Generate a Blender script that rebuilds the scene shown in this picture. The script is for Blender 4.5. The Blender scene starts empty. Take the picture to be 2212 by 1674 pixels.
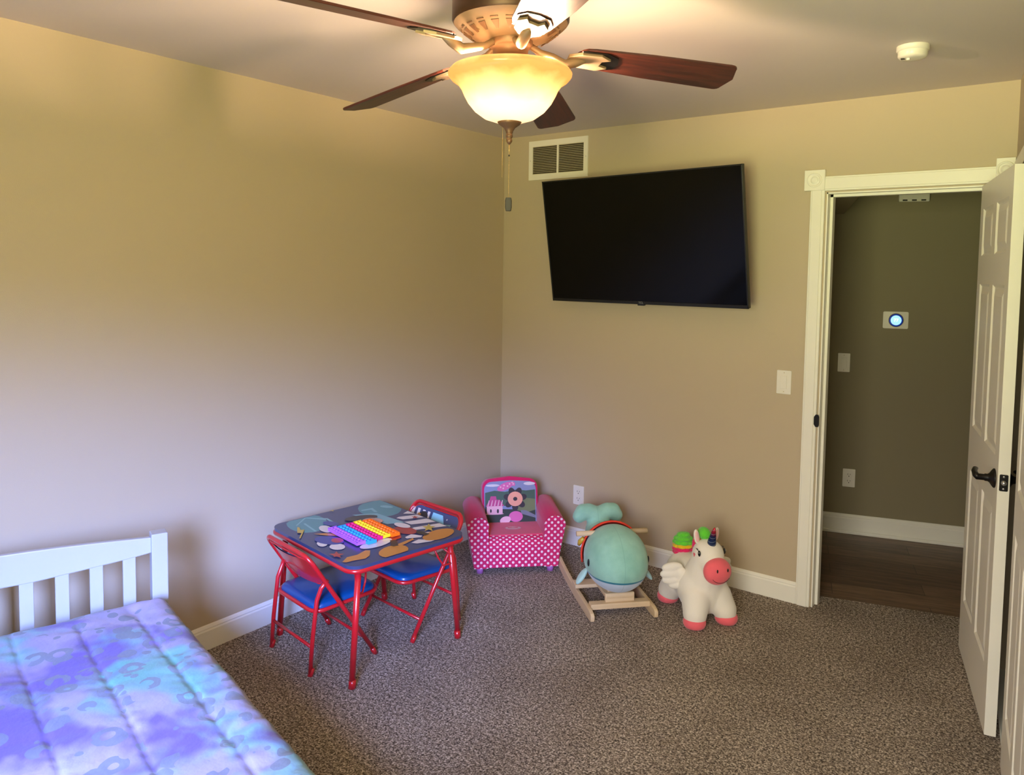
import bpy, bmesh, math, random
from mathutils import Vector, Matrix, noise
R = math.radians
random.seed(7)
scene = bpy.context.scene
COL = scene.collection

# ------------------------------------------------------------------ camera
CAM = (2.9135, -3.815, 1.6262)
YAW, PITCH, ROLL, FPX = -0.6398, -0.0629, 0.0138, 1650.0
fw = Vector((math.sin(YAW)*math.cos(PITCH), math.cos(YAW)*math.cos(PITCH), math.sin(PITCH)))
rt = Vector((math.cos(YAW), -math.sin(YAW), 0)); up = rt.cross(fw)
r2 = rt*math.cos(ROLL)+up*math.sin(ROLL); u2 = -rt*math.sin(ROLL)+up*math.cos(ROLL)
cd = bpy.data.cameras.new('camera'); cam = bpy.data.objects.new('camera', cd); COL.objects.link(cam)
M = Matrix.Identity(4)
for i in range(3):
    M[i][0] = r2[i]; M[i][1] = u2[i]; M[i][2] = -fw[i]; M[i][3] = CAM[i]
cam.matrix_world = M
cd.sensor_width = 36.0; cd.sensor_fit = 'HORIZONTAL'; cd.lens = 36.0*FPX/2212.0
cd.shift_y = -148.8/2212.0
cd.clip_start = 0.05
scene.camera = cam

# ------------------------------------------------------------------ view + world (daylight outside the rear window)
scene.view_settings.view_transform = 'Standard'
scene.view_settings.look = 'None'
scene.view_settings.gamma = 1.0
scene.view_settings.use_curve_mapping = False
scene.view_settings.exposure = -0.2
w = bpy.data.worlds.new('daylight'); scene.world = w; w.use_nodes = True
nt = w.node_tree; nt.nodes.clear()
out = nt.nodes.new('ShaderNodeOutputWorld'); bg = nt.nodes.new('ShaderNodeBackground')
tc = nt.nodes.new('ShaderNodeTexCoord'); sp = nt.nodes.new('ShaderNodeSeparateXYZ'); cr = nt.nodes.new('ShaderNodeValToRGB')
mp = nt.nodes.new('ShaderNodeMapRange'); mp.inputs['From Min'].default_value = -1; mp.inputs['From Max'].default_value = 1
nt.links.new(tc.outputs['Generated'], sp.inputs[0]); nt.links.new(sp.outputs['Z'], mp.inputs['Value'])
nt.links.new(mp.outputs[0], cr.inputs[0])
# open blue sky only towards +x (right of the camera); bright foliage and lawn straight behind the house
cr2 = nt.nodes.new('ShaderNodeValToRGB'); e2 = cr2.color_ramp.elements
e2[0].position = 0.0; e2[0].color = (0.26, 0.25, 0.09, 1); e2[1].position = 1.0; e2[1].color = (0.22, 0.30, 0.48, 1)
for p, c in ((0.46, (0.50, 0.51, 0.25, 1)), (0.51, (0.28, 0.27, 0.18, 1)), (0.60, (0.36, 0.335, 0.29, 1)), (0.75, (0.40, 0.40, 0.40, 1))):
    e = e2.new(p); e.color = c
nt.links.new(mp.outputs[0], cr2.inputs[0])
hx = nt.nodes.new('ShaderNodeVectorMath'); hx.operation = 'MULTIPLY'; hx.inputs[1].default_value = (1, 1, 0)
hn = nt.nodes.new('ShaderNodeVectorMath'); hn.operation = 'NORMALIZE'; hs = nt.nodes.new('ShaderNodeSeparateXYZ')
nt.links.new(tc.outputs['Generated'], hx.inputs[0]); nt.links.new(hx.outputs[0], hn.inputs[0]); nt.links.new(hn.outputs[0], hs.inputs[0])
am = nt.nodes.new('ShaderNodeMapRange'); am.interpolation_type = 'SMOOTHSTEP'; am.inputs['From Min'].default_value = .28; am.inputs['From Max'].default_value = .68
nt.links.new(hs.outputs['X'], am.inputs['Value'])
mx = nt.nodes.new('ShaderNodeMix'); mx.data_type = 'RGBA'
nt.links.new(am.outputs[0], mx.inputs[0]); nt.links.new(cr2.outputs[0], mx.inputs[6]); nt.links.new(cr.outputs[0], mx.inputs[7])
nt.links.new(mx.outputs[2], bg.inputs[0]); nt.links.new(bg.outputs[0], out.inputs[0])
el = cr.color_ramp.elements
el[0].position = 0.0; el[0].color = (0.14, 0.14, 0.05, 1)
el[1].position = 1.0; el[1].color = (0.40, 0.66, 1.6, 1)
for p, c in ((0.46, (0.34, 0.34, 0.08, 1)), (0.50, (0.17, 0.18, 0.05, 1)), (0.555, (0.20, 0.22, 0.19, 1)), (0.625, (1.15, 1.65, 4.2, 1))):
    e = el.new(p); e.color = c
bg.inputs['Strength'].default_value = 80.0
pl_ = bpy.data.lights.new('window_portal', 'AREA'); pl_.shape = 'RECTANGLE'; pl_.size = 1.15; pl_.size_y = 1.25
pl_.cycles.is_portal = True
po = bpy.data.objects.new('window_portal', pl_); COL.objects.link(po); po.location = (2.55, -4.46, 1.425); po.rotation_euler = (R(90), 0, 0)
scene.cycles.max_bounces = 8; scene.cycles.diffuse_bounces = 5; scene.cycles.sample_clamp_indirect = 6.0

# ------------------------------------------------------------------ materials
def srgb(r, g, b):
    f = lambda c: (c/255/12.92) if c/255 <= .04045 else ((c/255+.055)/1.055)**2.4
    return (f(r), f(g), f(b), 1.0)
class NT:
    def __init__(s, name):
        s.m = bpy.data.materials.new(name); s.m.use_nodes = True; s.t = s.m.node_tree
        s.b = s.t.nodes['Principled BSDF']
    def n(s, typ, **kw):
        nd = s.t.nodes.new(typ)
        for k, v in kw.items():
            if k in nd.inputs: nd.inputs[k].default_value = v
            else: setattr(nd, k, v)
        return nd
    def l(s, a, b): s.t.links.new(a, b)
    def ramp(s, src, stops):
        r = s.n('ShaderNodeValToRGB'); e = r.color_ramp.elements
        e[0].position, e[0].color = stops[0]; e[1].position, e[1].color = stops[-1]
        for p, c in stops[1:-1]: x = e.new(p); x.color = c
        s.l(src, r.inputs[0]); return r.outputs[0]
    def mix(s, f, a, b, mode='MIX'):
        m = s.n('ShaderNodeMix', data_type='RGBA', blend_type=mode)
        for sock, v in ((m.inputs[0], f), (m.inputs[6], a), (m.inputs[7], b)):
            if hasattr(v, 'links'): s.l(v, sock)
            else: sock.default_value = v
        return m.outputs[2]
    def math(s, op, a, b=0.0):
        m = s.n('ShaderNodeMath', operation=op)
        for sock, v in ((m.inputs[0], a), (m.inputs[1], b)):
            if hasattr(v, 'links'): s.l(v, sock)
            else: sock.default_value = v
        return m.outputs[0]
    def obj(s, scale=(1, 1, 1), world=False):
        t = s.n('ShaderNodeTexCoord') if not world else s.n('ShaderNodeNewGeometry')
        mp = s.n('ShaderNodeMapping'); mp.inputs['Scale'].default_value = scale
        s.l(t.outputs['Object' if not world else 'Position'], mp.inputs[0]); return mp.outputs[0]
    def noise(s, vec, scale, detail=2.0, rough=.5):
        n = s.n('ShaderNodeTexNoise'); n.inputs['Scale'].default_value = scale; n.inputs['Detail'].default_value = detail; n.inputs['Roughness'].default_value = rough
        s.l(vec, n.inputs['Vector']); return n.outputs[0]
    def bump(s, h, strength=.3, dist=.01):
        b = s.n('ShaderNodeBump'); b.inputs['Strength'].default_value = strength; b.inputs['Distance'].default_value = dist
        s.l(h, b.inputs['Height']); s.l(b.outputs[0], s.b.inputs['Normal'])
    def col(s, c): 
        if hasattr(c, 'links'): s.l(c, s.b.inputs['Base Color'])
        else: s.b.inputs['Base Color'].default_value = c
def mat(name, c, rough=.5, metal=0.0, coat=0.0, bump=None, vary=.06, sheen=0.0):
    x = NT(name); x.b.inputs['Roughness'].default_value = rough; x.b.inputs['Metallic'].default_value = metal
    x.b.inputs['Coat Weight'].default_value = coat; x.b.inputs['Coat Roughness'].default_value = .1
    if sheen: x.b.inputs['Sheen Weight'].default_value = sheen
    v = x.obj()
    n = x.noise(v, 9.0, 3)
    x.col(x.ramp(n, [(.3, tuple(k*(1-vary) for k in c[:3])+(1,)), (.7, tuple(min(1, k*(1+vary)) for k in c[:3])+(1,))]))
    if bump: x.bump(x.noise(v, bump[0], 2), bump[1], bump[2])
    return x.m

MT = {}
def wallpaint(name, c):
    x = NT(name); v = x.obj(world=True); x.b.inputs['Roughness'].default_value = .62
    x.col(x.ramp(x.noise(v, 1.3, 2), [(.3, tuple(k*.985 for k in c[:3])+(1,)), (.7, c)]))
    x.bump(x.noise(v, 260, 2), .12, .002); return x.m
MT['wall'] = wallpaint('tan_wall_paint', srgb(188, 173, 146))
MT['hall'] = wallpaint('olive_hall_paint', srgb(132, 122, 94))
MT['ceiling'] = wallpaint('ceiling_paint', srgb(214, 204, 197))
MT['white'] = mat('white_trim_paint', srgb(236, 234, 222), .35, vary=.01)
MT['doorwhite'] = mat('white_door_paint', srgb(232, 228, 214), .38, vary=.01)
MT['plate'] = mat('white_plastic_plate', srgb(232, 228, 216), .3, vary=.01)
MT['slot'] = mat('dark_slot', srgb(40, 36, 30), .6)
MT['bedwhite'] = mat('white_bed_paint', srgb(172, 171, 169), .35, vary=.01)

def carpet():
    x = NT('grey_brown_carpet'); v = x.obj(world=True); x.b.inputs['Roughness'].default_value = 1.0
    d = x.noise(v, 150, 3, .75); d2 = x.noise(v, 70, 2, .6)
    s = x.math('ADD', x.math('MULTIPLY', d, .72), x.math('MULTIPLY', d2, .28))
    c = x.ramp(s, [(.40, srgb(52, 42, 34)), (.47, srgb(122, 108, 94)), (.53, srgb(170, 155, 138)), (.60, srgb(232, 220, 204))])
    big = x.noise(v, 3.2, 3, .55)
    c2 = x.mix(1.0, c, x.ramp(big, [(.36, (.80, .78, .76, 1)), (.62, (1, 1, 1, 1))]), 'MULTIPLY')
    x.col(c2); x.bump(s, .9, .012); return x.m
MT['carpet'] = carpet()
def wood(name, a, b, scale=(2, 30, 30), rough=.4, coat=0.0, sc=2.2):
    x = NT(name); v = x.obj(scale); x.b.inputs['Roughness'].default_value = rough; x.b.inputs['Coat Weight'].default_value = coat
    n = x.noise(v, sc, 5, .65); x.col(x.ramp(n, [(.3, a), (.5, tuple((p+q)/2 for p, q in zip(a, b))), (.7, b)])); x.bump(n, .06, .002); return x.m
MT['blade'] = wood('mahogany_blade_wood', srgb(26, 11, 7), srgb(86, 34, 20), (1.5, 22, 22), .42, .15, 3)
MT['pine'] = wood('birch_wood', srgb(206, 178, 134), srgb(226, 202, 162), (1, 1, 14), .5)
def planks():
    x = NT('dark_plank_floor'); v = x.obj(world=True)
    mp = x.n('ShaderNodeMapping'); mp.inputs['Rotation'].default_value = (0, 0, -R(16)); x.l(v, mp.inputs[0])
    br = x.n('ShaderNodeTexBrick'); br.offset = .37
    for k, val in (('Scale', 1.0), ('Mortar Size', .0012), ('Brick Width', 1.2), ('Row Height', .15), ('Bias', 0.0)): br.inputs[k].default_value = val
    br.inputs['Color1'].default_value = srgb(104, 82, 66); br.inputs['Color2'].default_value = srgb(128, 104, 84); br.inputs['Mortar'].default_value = srgb(34, 24, 18)
    x.l(mp.outputs[0], br.inputs[0])
    m2 = x.n('ShaderNodeMapping'); m2.inputs['Scale'].default_value = (1.6, 16, 1); x.l(mp.outputs[0], m2.inputs[0])
    g = x.noise(m2.outputs[0], 2.5, 6, .7)
    x.col(x.mix(1.0, br.outputs[0], x.ramp(g, [(.32, (.45, .42, .40, 1)), (.62, (1.15, 1.1, 1.1, 1))]), 'MULTIPLY'))
    x.b.inputs['Roughness'].default_value = .42; x.bump(g, .1, .003); return x.m
MT['planks'] = planks()
MT['bronze'] = mat('bronze_metal', srgb(70, 48, 36), .42, .6)
MT['bronzelight'] = mat('brushed_bronze', srgb(150, 126, 100), .45, .4)
MT['finial'] = mat('aged_bronze', srgb(104, 76, 54), .45, .4)
MT['fob'] = mat('dark_wood_fob', srgb(22, 14, 10), .55)
MT['black'] = mat('black_bronze', srgb(22, 19, 18), .35, .4)
MT['chain'] = mat('brass_chain', srgb(190, 160, 105), .35, .7)
MT['steel'] = mat('steel', srgb(190, 190, 190), .3, .8)
MT['tvbezel'] = mat('tv_bezel', srgb(30, 30, 30), .35, .3)
MT['tvscreen'] = mat('tv_glass', (.0008, .0008, .0010, 1), .10, vary=.0)
MT['tvscreen'].node_tree.nodes['Principled BSDF'].inputs['Specular IOR Level'].default_value = .2
MT['logo'] = mat('silver_print', srgb(150, 150, 150), .4)
MT['ventdark'] = mat('vent_shadow', srgb(46, 38, 28), .9)
MT['slat'] = mat('vent_slat', srgb(196, 184, 156), .45)
MT['redtube'] = mat('red_enamel', srgb(186, 22, 30), .28, coat=.5, vary=.02)
MT['bluevinyl'] = mat('blue_vinyl', srgb(0, 66, 120), .3, coat=.3, vary=.03)
MT['navy'] = mat('navy_print', srgb(54, 62, 92), .32, coat=.4, vary=.02)
MT['teal'] = mat('teal_print', srgb(78, 138, 134), .32, coat=.4, vary=.02)
MT['pale_teal'] = mat('pale_teal_print', srgb(122, 172, 168), .32, coat=.4, vary=.02)
MT['aqua'] = mat('aqua_print', srgb(140, 200, 206), .32, coat=.4, vary=.02)
MT['cream'] = mat('cream_print', srgb(222, 208, 190), .32, coat=.4, vary=.02)
MT['orange'] = mat('orange_print', srgb(198, 128, 44), .32, coat=.4, vary=.02)
MT['red'] = mat('red_print', srgb(168, 40, 36), .32, coat=.4, vary=.02)
MT['rust'] = mat('rust_print', srgb(176, 56, 44), .32, coat=.4, vary=.02)
MT['blue'] = mat('blue_print', srgb(46, 58, 128), .32, coat=.4, vary=.02)
MT['brown'] = mat('brown_print', srgb(38, 28, 22), .32, coat=.4, vary=.02)
MT['peach'] = mat('peach_print', srgb(214, 160, 134), .32, coat=.4, vary=.02)
MT['gold'] = mat('gold_print', srgb(196, 164, 54), .32, coat=.4, vary=.02)
for nm, c in (('violet', (176, 96, 226)), ('sky', (40, 150, 214)), ('magenta', (214, 14, 110)), ('yellow', (250, 212, 30)), ('tangerine', (250, 112, 14))):
    MT['pop_'+nm] = mat(nm+'_silicone', srgb(*c), .42, coat=.1, vary=.01)
MT['hotpink'] = mat('hot_pink_plush', srgb(200, 16, 84), .85, bump=(300, .2, .002), sheen=.2)
MT['coral'] = mat('coral_pink_plush', srgb(214, 66, 94), .85, bump=(300, .2, .002), sheen=.2)
MT['lilac'] = mat('lilac_plastic', srgb(176, 108, 170), .4)
def dots():
    x = NT('pink_polka_dot_fabric'); v = x.obj(); s = x.n('ShaderNodeSeparateXYZ'); x.l(v, s.inputs[0])
    cx = x.math('DIVIDE', s.outputs[0], .0345); cz = x.math('DIVIDE', x.math('SUBTRACT', s.outputs[2], s.outputs[1]), .0345)
    def grid(o):
        fx = x.math('SUBTRACT', x.math('FRACT', x.math('ADD', cx, o)), .5); fz = x.math('SUBTRACT', x.math('FRACT', x.math('ADD', cz, o)), .5)
        d = x.math('SQRT', x.math('ADD', x.math('MULTIPLY', fx, fx), x.math('MULTIPLY', fz, fz)))
        return x.math('LESS_THAN', d, .195)
    x.col(x.mix(x.math('MAXIMUM', grid(0.0), grid(.5)), srgb(206, 30, 92), srgb(244, 214, 214)))
    x.b.inputs['Roughness'].default_value = .8; return x.m
MT['dots'] = dots()
for nm, c in (('sky', (126, 132, 162)), ('cloud', (206, 196, 196)), ('hill', (58, 84, 62)), ('hilllight', (104, 112, 66)), ('meadow', (34, 44, 28)), ('path', (112, 112, 122)), ('pinkroof', (186, 60, 116)), ('palepink', (224, 170, 178)), ('plum', (38, 22, 26)), ('petal', (226, 152, 122)), ('dot', (206, 92, 150))):
    MT['pic_'+nm] = mat('printed_'+nm, srgb(*c), .6, vary=.05)
def whale():
    x = NT('mint_whale_plush'); v = x.obj(); s = x.n('ShaderNodeSeparateXYZ'); x.l(v, s.inputs[0])
    z = x.math('ADD', s.outputs[2], .055)
    n = x.noise(v, 14, 4); top = x.ramp(n, [(.3, srgb(134, 186, 162)), (.7, srgb(154, 204, 180))])
    c = x.mix(x.math('LESS_THAN', z, .238), top, srgb(190, 206, 212))
    line = x.math('LESS_THAN', x.math('ABSOLUTE', x.math('SUBTRACT', z, .240)), .0050)
    seam = x.math('LESS_THAN', x.math('ABSOLUTE', x.math('ADD', s.outputs[0], -.012)), .0016)
    c = x.mix(x.math('MULTIPLY', seam, .25), c, srgb(90, 140, 120))
    x.col(x.mix(line, c, srgb(24, 116, 132))); x.b.inputs['Roughness'].default_value = .9; x.b.inputs['Sheen Weight'].default_value = .25
    x.bump(x.noise(v, 220, 2), .25, .002); return x.m
MT['whale'] = whale()
MT['mint'] = mat('mint_plush', srgb(146, 196, 172), .9, bump=(220, .25, .002), sheen=.25)
MT['palemint'] = mat('pale_mint_plush', srgb(176, 214, 206), .9, bump=(220, .25, .002), sheen=.25)
MT['saddle'] = mat('orange_red_fabric', srgb(226, 60, 34), .8, bump=(160, .3, .002))
MT['whiteplush'] = mat('white_plush', srgb(232, 226, 212), .95, bump=(240, .3, .002), vary=.02, sheen=.3)
MT['pinkplush'] = mat('pink_plush', srgb(236, 100, 110), .9, bump=(240, .3, .002), sheen=.25)
MT['earpink'] = mat('pale_pink_plush', srgb(236, 188, 184), .9)
MT['ink'] = mat('black_embroidery', srgb(16, 14, 14), .5)
for nm, c in (('green', (96, 206, 50)), ('mustard', (232, 190, 20)), ('rose', (226, 30, 100))):
    MT['mane_'+nm] = mat(nm+'_plush', srgb(*c), .95, bump=(90, .8, .006), sheen=.3)
def horn():
    x = NT('navy_to_red_horn'); v = x.obj(); s = x.n('ShaderNodeSeparateXYZ'); x.l(v, s.inputs[0])
    c = x.ramp(x.math('DIVIDE', s.outputs[2], .1), [(.0, srgb(30, 52, 96)), (.52, srgb(26, 34, 78)), (.66, srgb(120, 24, 50)), (1.0, srgb(196, 30, 48))])
    w_ = x.math('FRACT', x.math('MULTIPLY', x.math('ADD', s.outputs[2], x.math('MULTIPLY', s.outputs[0], .3)), 46)); x.col(x.mix(x.math('MULTIPLY', x.math('LESS_THAN', w_, .09), .55), c, srgb(170, 190, 210)))
    x.b.inputs['Roughness'].default_value = .25; x.b.inputs['Metallic'].default_value = .3; return x.m
MT['horn'] = horn()
def comforter_mat():
    x = NT('tie_dye_leopard_comforter'); v = x.obj()
    wv = x.n('ShaderNodeVectorMath', operation='ADD'); nn = x.n('ShaderNodeTexNoise'); nn.inputs['Scale'].default_value = 3.5; x.l(v, nn.inputs['Vector'])
    sc = x.n('ShaderNodeVectorMath', operation='SCALE'); sc.inputs['Scale'].default_value = .16; x.l(nn.outputs['Color'], sc.inputs[0]); x.l(v, wv.inputs[0]); x.l(sc.outputs[0], wv.inputs[1])
    a = x.noise(wv.outputs[0], 4.2, 3, .5)
    mp = x.n('ShaderNodeMapping'); mp.inputs['Location'].default_value = (5.3, 1.7, 2.1); mp.inputs['Scale'].default_value = (1.0, 1.0, 1.0); x.l(wv.outputs[0], mp.inputs[0])
    b = x.noise(mp.outputs[0], 3.8, 3, .55)
    base = x.ramp(a, [(.33, srgb(90, 149, 137)), (.43, srgb(111, 147, 156)), (.51, srgb(137, 132, 161)), (.60, srgb(147, 137, 161)), (.7, srgb(149, 135, 160))])
    c = x.mix(x.ramp(b, [(.475, (0, 0, 0, 1)), (.575, (1, 1, 1, 1))]), base, srgb(93, 76, 146))
    # broken rings of a leopard print
    w2 = x.n('ShaderNodeVectorMath', operation='ADD'); n2 = x.n('ShaderNodeTexNoise'); n2.inputs['Scale'].default_value = 16; x.l(v, n2.inputs['Vector'])
    s2 = x.n('ShaderNodeVectorMath', operation='SCALE'); s2.inputs['Scale'].default_value = .022; x.l(n2.outputs['Color'], s2.inputs[0]); x.l(v, w2.inputs[0]); x.l(s2.outputs[0], w2.inputs[1])
    m2 = x.n('ShaderNodeMapping'); m2.inputs['Scale'].default_value = (1, 1, 0); x.l(w2.outputs[0], m2.inputs[0])
    vo = x.n('ShaderNodeTexVoronoi'); vo.inputs['Scale'].default_value = 11.5; vo.inputs['Randomness'].default_value = .8; x.l(m2.outputs[0], vo.inputs['Vector'])
    d = vo.outputs['Distance']
    ring = x.math('LESS_THAN', x.math('ABSOLUTE', x.math('SUBTRACT', d, .285)), .10)
    brk = x.math('GREATER_THAN', x.noise(m2.outputs[0], 15, 1), .42)
    spot = x.math('MULTIPLY', ring, brk)
    v3 = x.n('ShaderNodeTexVoronoi'); v3.inputs['Scale'].default_value = 17; x.l(m2.outputs[0], v3.inputs['Vector'])
    small = x.math('MULTIPLY', x.math('LESS_THAN', v3.outputs['Distance'], .17), x.math('GREATER_THAN', d, .45))
    c = x.mix(x.math('MULTIPLY', x.math('MAXIMUM', spot, small), .85), c, srgb(102, 109, 120))
    x.col(c); x.b.inputs['Roughness'].default_value = .75; x.b.inputs['Sheen Weight'].default_value = .15
    x.bump(x.noise(v, 26, 3, .6), .25, .012); return x.m
MT['comforter'] = comforter_mat()
MT['mattress'] = mat('mattress_ticking', srgb(220, 220, 224), .8)

def bowlglass():
    x = NT('amber_glass_painted_glow'); t = x.t
    tr = x.n('ShaderNodeBsdfTranslucent'); df = x.n('ShaderNodeBsdfDiffuse'); gl = x.n('ShaderNodeBsdfGlossy')
    v = x.obj(); s3 = x.n('ShaderNodeSeparateXYZ'); x.l(v, s3.inputs[0])
    zz = x.math('MULTIPLY', x.math('ADD', s3.outputs[2], .42), 6.0)   # glow falloff painted pale to amber: 0 at the bottom, 1 at the rim
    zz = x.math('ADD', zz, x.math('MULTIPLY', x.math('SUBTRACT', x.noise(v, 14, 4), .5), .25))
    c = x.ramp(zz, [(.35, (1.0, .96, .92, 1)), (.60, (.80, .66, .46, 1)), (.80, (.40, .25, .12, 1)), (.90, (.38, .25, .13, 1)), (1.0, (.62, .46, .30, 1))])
    for s_ in (tr, df): x.l(c, s_.inputs['Color'])
    gl.inputs['Roughness'].default_value = .2
    m1 = x.n('ShaderNodeMixShader'); m1.inputs[0].default_value = .3; x.l(tr.outputs[0], m1.inputs[1]); x.l(df.outputs[0], m1.inputs[2])
    m2 = x.n('ShaderNodeMixShader'); m2.inputs[0].default_value = .04; x.l(m1.outputs[0], m2.inputs[1]); x.l(gl.outputs[0], m2.inputs[2])
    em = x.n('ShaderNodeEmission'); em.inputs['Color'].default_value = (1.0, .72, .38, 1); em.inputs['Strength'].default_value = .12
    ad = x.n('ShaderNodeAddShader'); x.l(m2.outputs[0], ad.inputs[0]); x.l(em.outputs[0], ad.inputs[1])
    x.l(ad.outputs[0], t.nodes['Material Output'].inputs[0]); return x.m
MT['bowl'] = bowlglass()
def emis(name, c, s):
    x = NT(name); x.b.inputs['Base Color'].default_value = c; x.b.inputs['Emission Color'].default_value = c; x.b.inputs['Emission Strength'].default_value = s; return x.m
MT['screenblue'] = emis('lit_display_blue', (.35, .72, 1.0, 1), 1.1)
MT['screenwhite'] = emis('lit_display_digits', (1, 1, 1, 1), 1.6)
MT['ringblue'] = emis('lit_display_ring', (.0, .03, .35, 1), .5)

# ------------------------------------------------------------------ mesh helpers
class MB:
    def __init__(s): s.v = []; s.f = []; s.mi = []; s.sm = []; s.mats = []
    def mid(s, m):
        m = MT[m] if isinstance(m, str) else m
        if m not in s.mats: s.mats.append(m)
        return s.mats.index(m)
    def add(s, vs, fs, m, smooth=False):
        o = len(s.v); i = s.mid(m); s.v += [tuple(p) for p in vs]
        for f in fs: s.f.append(tuple(o+k for k in f)); s.mi.append(i); s.sm.append(smooth)
    def box(s, a, b, m, T=None):
        (x0, y0, z0), (x1, y1, z1) = a, b
        vs = [Vector(p) for p in ((x0, y0, z0), (x1, y0, z0), (x1, y1, z0), (x0, y1, z0), (x0, y0, z1), (x1, y0, z1), (x1, y1, z1), (x0, y1, z1))]
        if T: vs = [T @ p for p in vs]
        s.add(vs, [(0, 3, 2, 1), (4, 5, 6, 7), (0, 1, 5, 4), (1, 2, 6, 5), (2, 3, 7, 6), (3, 0, 4, 7)], m)
    def tube(s, pts, r, m, n=10, caps=True, closed=False):
        pts = [Vector(p) for p in pts]; N = len(pts); rs = r if isinstance(r, (list, tuple)) else [r]*N
        vs = []; prev = None
        for i, p in enumerate(pts):
            if closed: t = (pts[(i+1) % N]-pts[i-1]).normalized()
            else: t = ((pts[min(i+1, N-1)]-p).normalized()+(p-pts[max(i-1, 0)]).normalized()).normalized()
            if prev is None:
                a = t.orthogonal().normalized()
            else:
                a = (prev-t*prev.dot(t)).normalized()
            prev = a; b = t.cross(a)
            for k in range(n):
                an = 2*math.pi*k/n; vs.append(p+(a*math.cos(an)+b*math.sin(an))*rs[i])
        fs = []
        for i in range(N if closed else N-1):
            j = (i+1) % N
            for k in range(n): fs.append((i*n+k, i*n+(k+1) % n, j*n+(k+1) % n, j*n+k))
        if caps and not closed: fs += [tuple(reversed(range(n))), tuple((N-1)*n+k for k in range(n))]
        s.add(vs, fs, m, True)
    def lathe(s, prof, m, n=32, c=(0, 0, 0), cap=False, T=None):
        vs = []
        for r, z in prof:
            for k in range(n):
                an = 2*math.pi*k/n; p = Vector((c[0]+r*math.cos(an), c[1]+r*math.sin(an), c[2]+z)); vs.append(T @ p if T else p)
        fs = []
        for i in range(len(prof)-1):
            for k in range(n): fs.append((i*n+k, i*n+(k+1) % n, (i+1)*n+(k+1) % n, (i+1)*n+k))
        s.add(vs, fs, m, True)
        if cap:
            s.add(vs[:n], [tuple(reversed(range(n)))], m); s.add(vs[-n:], [tuple(range(n))], m)
    def ell(s, c, r, m, T=None, n=20, k=12):
        vs = []; fs = []
        for i in range(k+1):
            ph = math.pi*i/k
            for j in range(n):
                th = 2*math.pi*j/n; p = Vector((c[0]+r[0]*math.sin(ph)*math.cos(th), c[1]+r[1]*math.sin(ph)*math.sin(th), c[2]+r[2]*math.cos(ph))); vs.append(T @ p if T else p)
        for i in range(k):
            for j in range(n): fs.append((i*n+j, (i+1)*n+j, (i+1)*n+(j+1) % n, i*n+(j+1) % n))
        s.add(vs, fs, m, True)
    def prism(s, poly, z0, z1, m, T=None, mtop=None, smooth=False):
        n = len(poly); vs = [Vector((x, y, z0)) for x, y in poly]+[Vector((x, y, z1)) for x, y in poly]
        if T: vs = [T @ p for p in vs]
        ar = sum(poly[i][0]*poly[(i+1) % n][1]-poly[(i+1) % n][0]*poly[i][1] for i in range(n))
        o = range(n) if ar > 0 else range(n-1, -1, -1); o = list(o)
        s.add(vs, [(o[i], o[(i+1) % n], o[(i+1) % n]+n, o[i]+n) for i in range(n)], m, smooth)
        s.add(vs, [tuple(reversed(o))], m); s.add(vs, [tuple(k+n for k in o)], mtop or m)
    def flat(s, poly, z, m, T=None):
        n = len(poly); vs = [Vector((x, y, z)) for x, y in poly]
        if T: vs = [T @ p for p in vs]
        ar = sum(poly[i][0]*poly[(i+1) % n][1]-poly[(i+1) % n][0]*poly[i][1] for i in range(n))
        s.add(vs, [tuple(range(n)) if ar > 0 else tuple(reversed(range(n)))], m)
    def make(s, name, parent=None, loc=None, rot=None, bevel=0, weld=False, seg=2, sub=0):
        me = bpy.data.meshes.new(name); me.from_pydata(s.v, [], s.f)
        for m in s.mats: me.materials.append(m)
        me.polygons.foreach_set('material_index', s.mi); me.polygons.foreach_set('use_smooth', s.sm)
        bm = bmesh.new(); bm.from_mesh(me)
        bmesh.ops.remove_doubles(bm, verts=bm.verts, dist=1e-5)
        big = [f for f in bm.faces if len(f.verts) > 4]
        if big: bmesh.ops.triangulate(bm, faces=big)
        bm.to_mesh(me); bm.free(); me.update()
        o = bpy.data.objects.new(name, me); COL.objects.link(o)
        if parent: o.parent = parent
        if loc: o.location = loc
        if rot: o.rotation_euler = rot
        if bevel:
            b = o.modifiers.new('bevel', 'BEVEL'); b.width = bevel; b.segments = seg; b.limit_method = 'ANGLE'; b.angle_limit = R(35)
        if sub: b = o.modifiers.new('sub', 'SUBSURF'); b.levels = sub; b.render_levels = sub
        return o
def tag(o, label=None, cat=None, group=None, kind=None):
    if label: o['label'] = label
    if cat: o['category'] = cat
    if group: o['group'] = group
    if kind: o['kind'] = kind
    return o
def struct(o, label=None): o['kind'] = 'structure'; return tag(o, label)
def empty(name, loc, rz=0.0, label=None, cat=None, group=None):
    o = bpy.data.objects.new(name, None); COL.objects.link(o); o.location = loc; o.rotation_euler = (0, 0, rz); o.empty_display_size = .05
    return tag(o, label, cat, group)
def roundrect(w, h, r, n=6, cx=0, cy=0):
    o = []
    for sx, sy, a0 in ((1, 1, 0), (-1, 1, 90), (-1, -1, 180), (1, -1, 270)):
        for k in range(n+1):
            a = R(a0+90*k/n); o.append((cx+sx*(w/2-r)+r*math.cos(a), cy+sy*(h/2-r)+r*math.sin(a)))
    return o
def frame_T(o, x, y, z):   # matrix from origin and three axes
    T = Matrix.Identity(4)
    for i in range(3): T[i][0] = x[i]; T[i][1] = y[i]; T[i][2] = z[i]; T[i][3] = o[i]
    return T
def copy_tree(o, parent=None):
    c = o.copy(); COL.objects.link(c)
    if parent: c.parent = parent
    for ch in [k for k in bpy.data.objects if k.parent == o]: copy_tree(ch, c)
    return c
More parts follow.
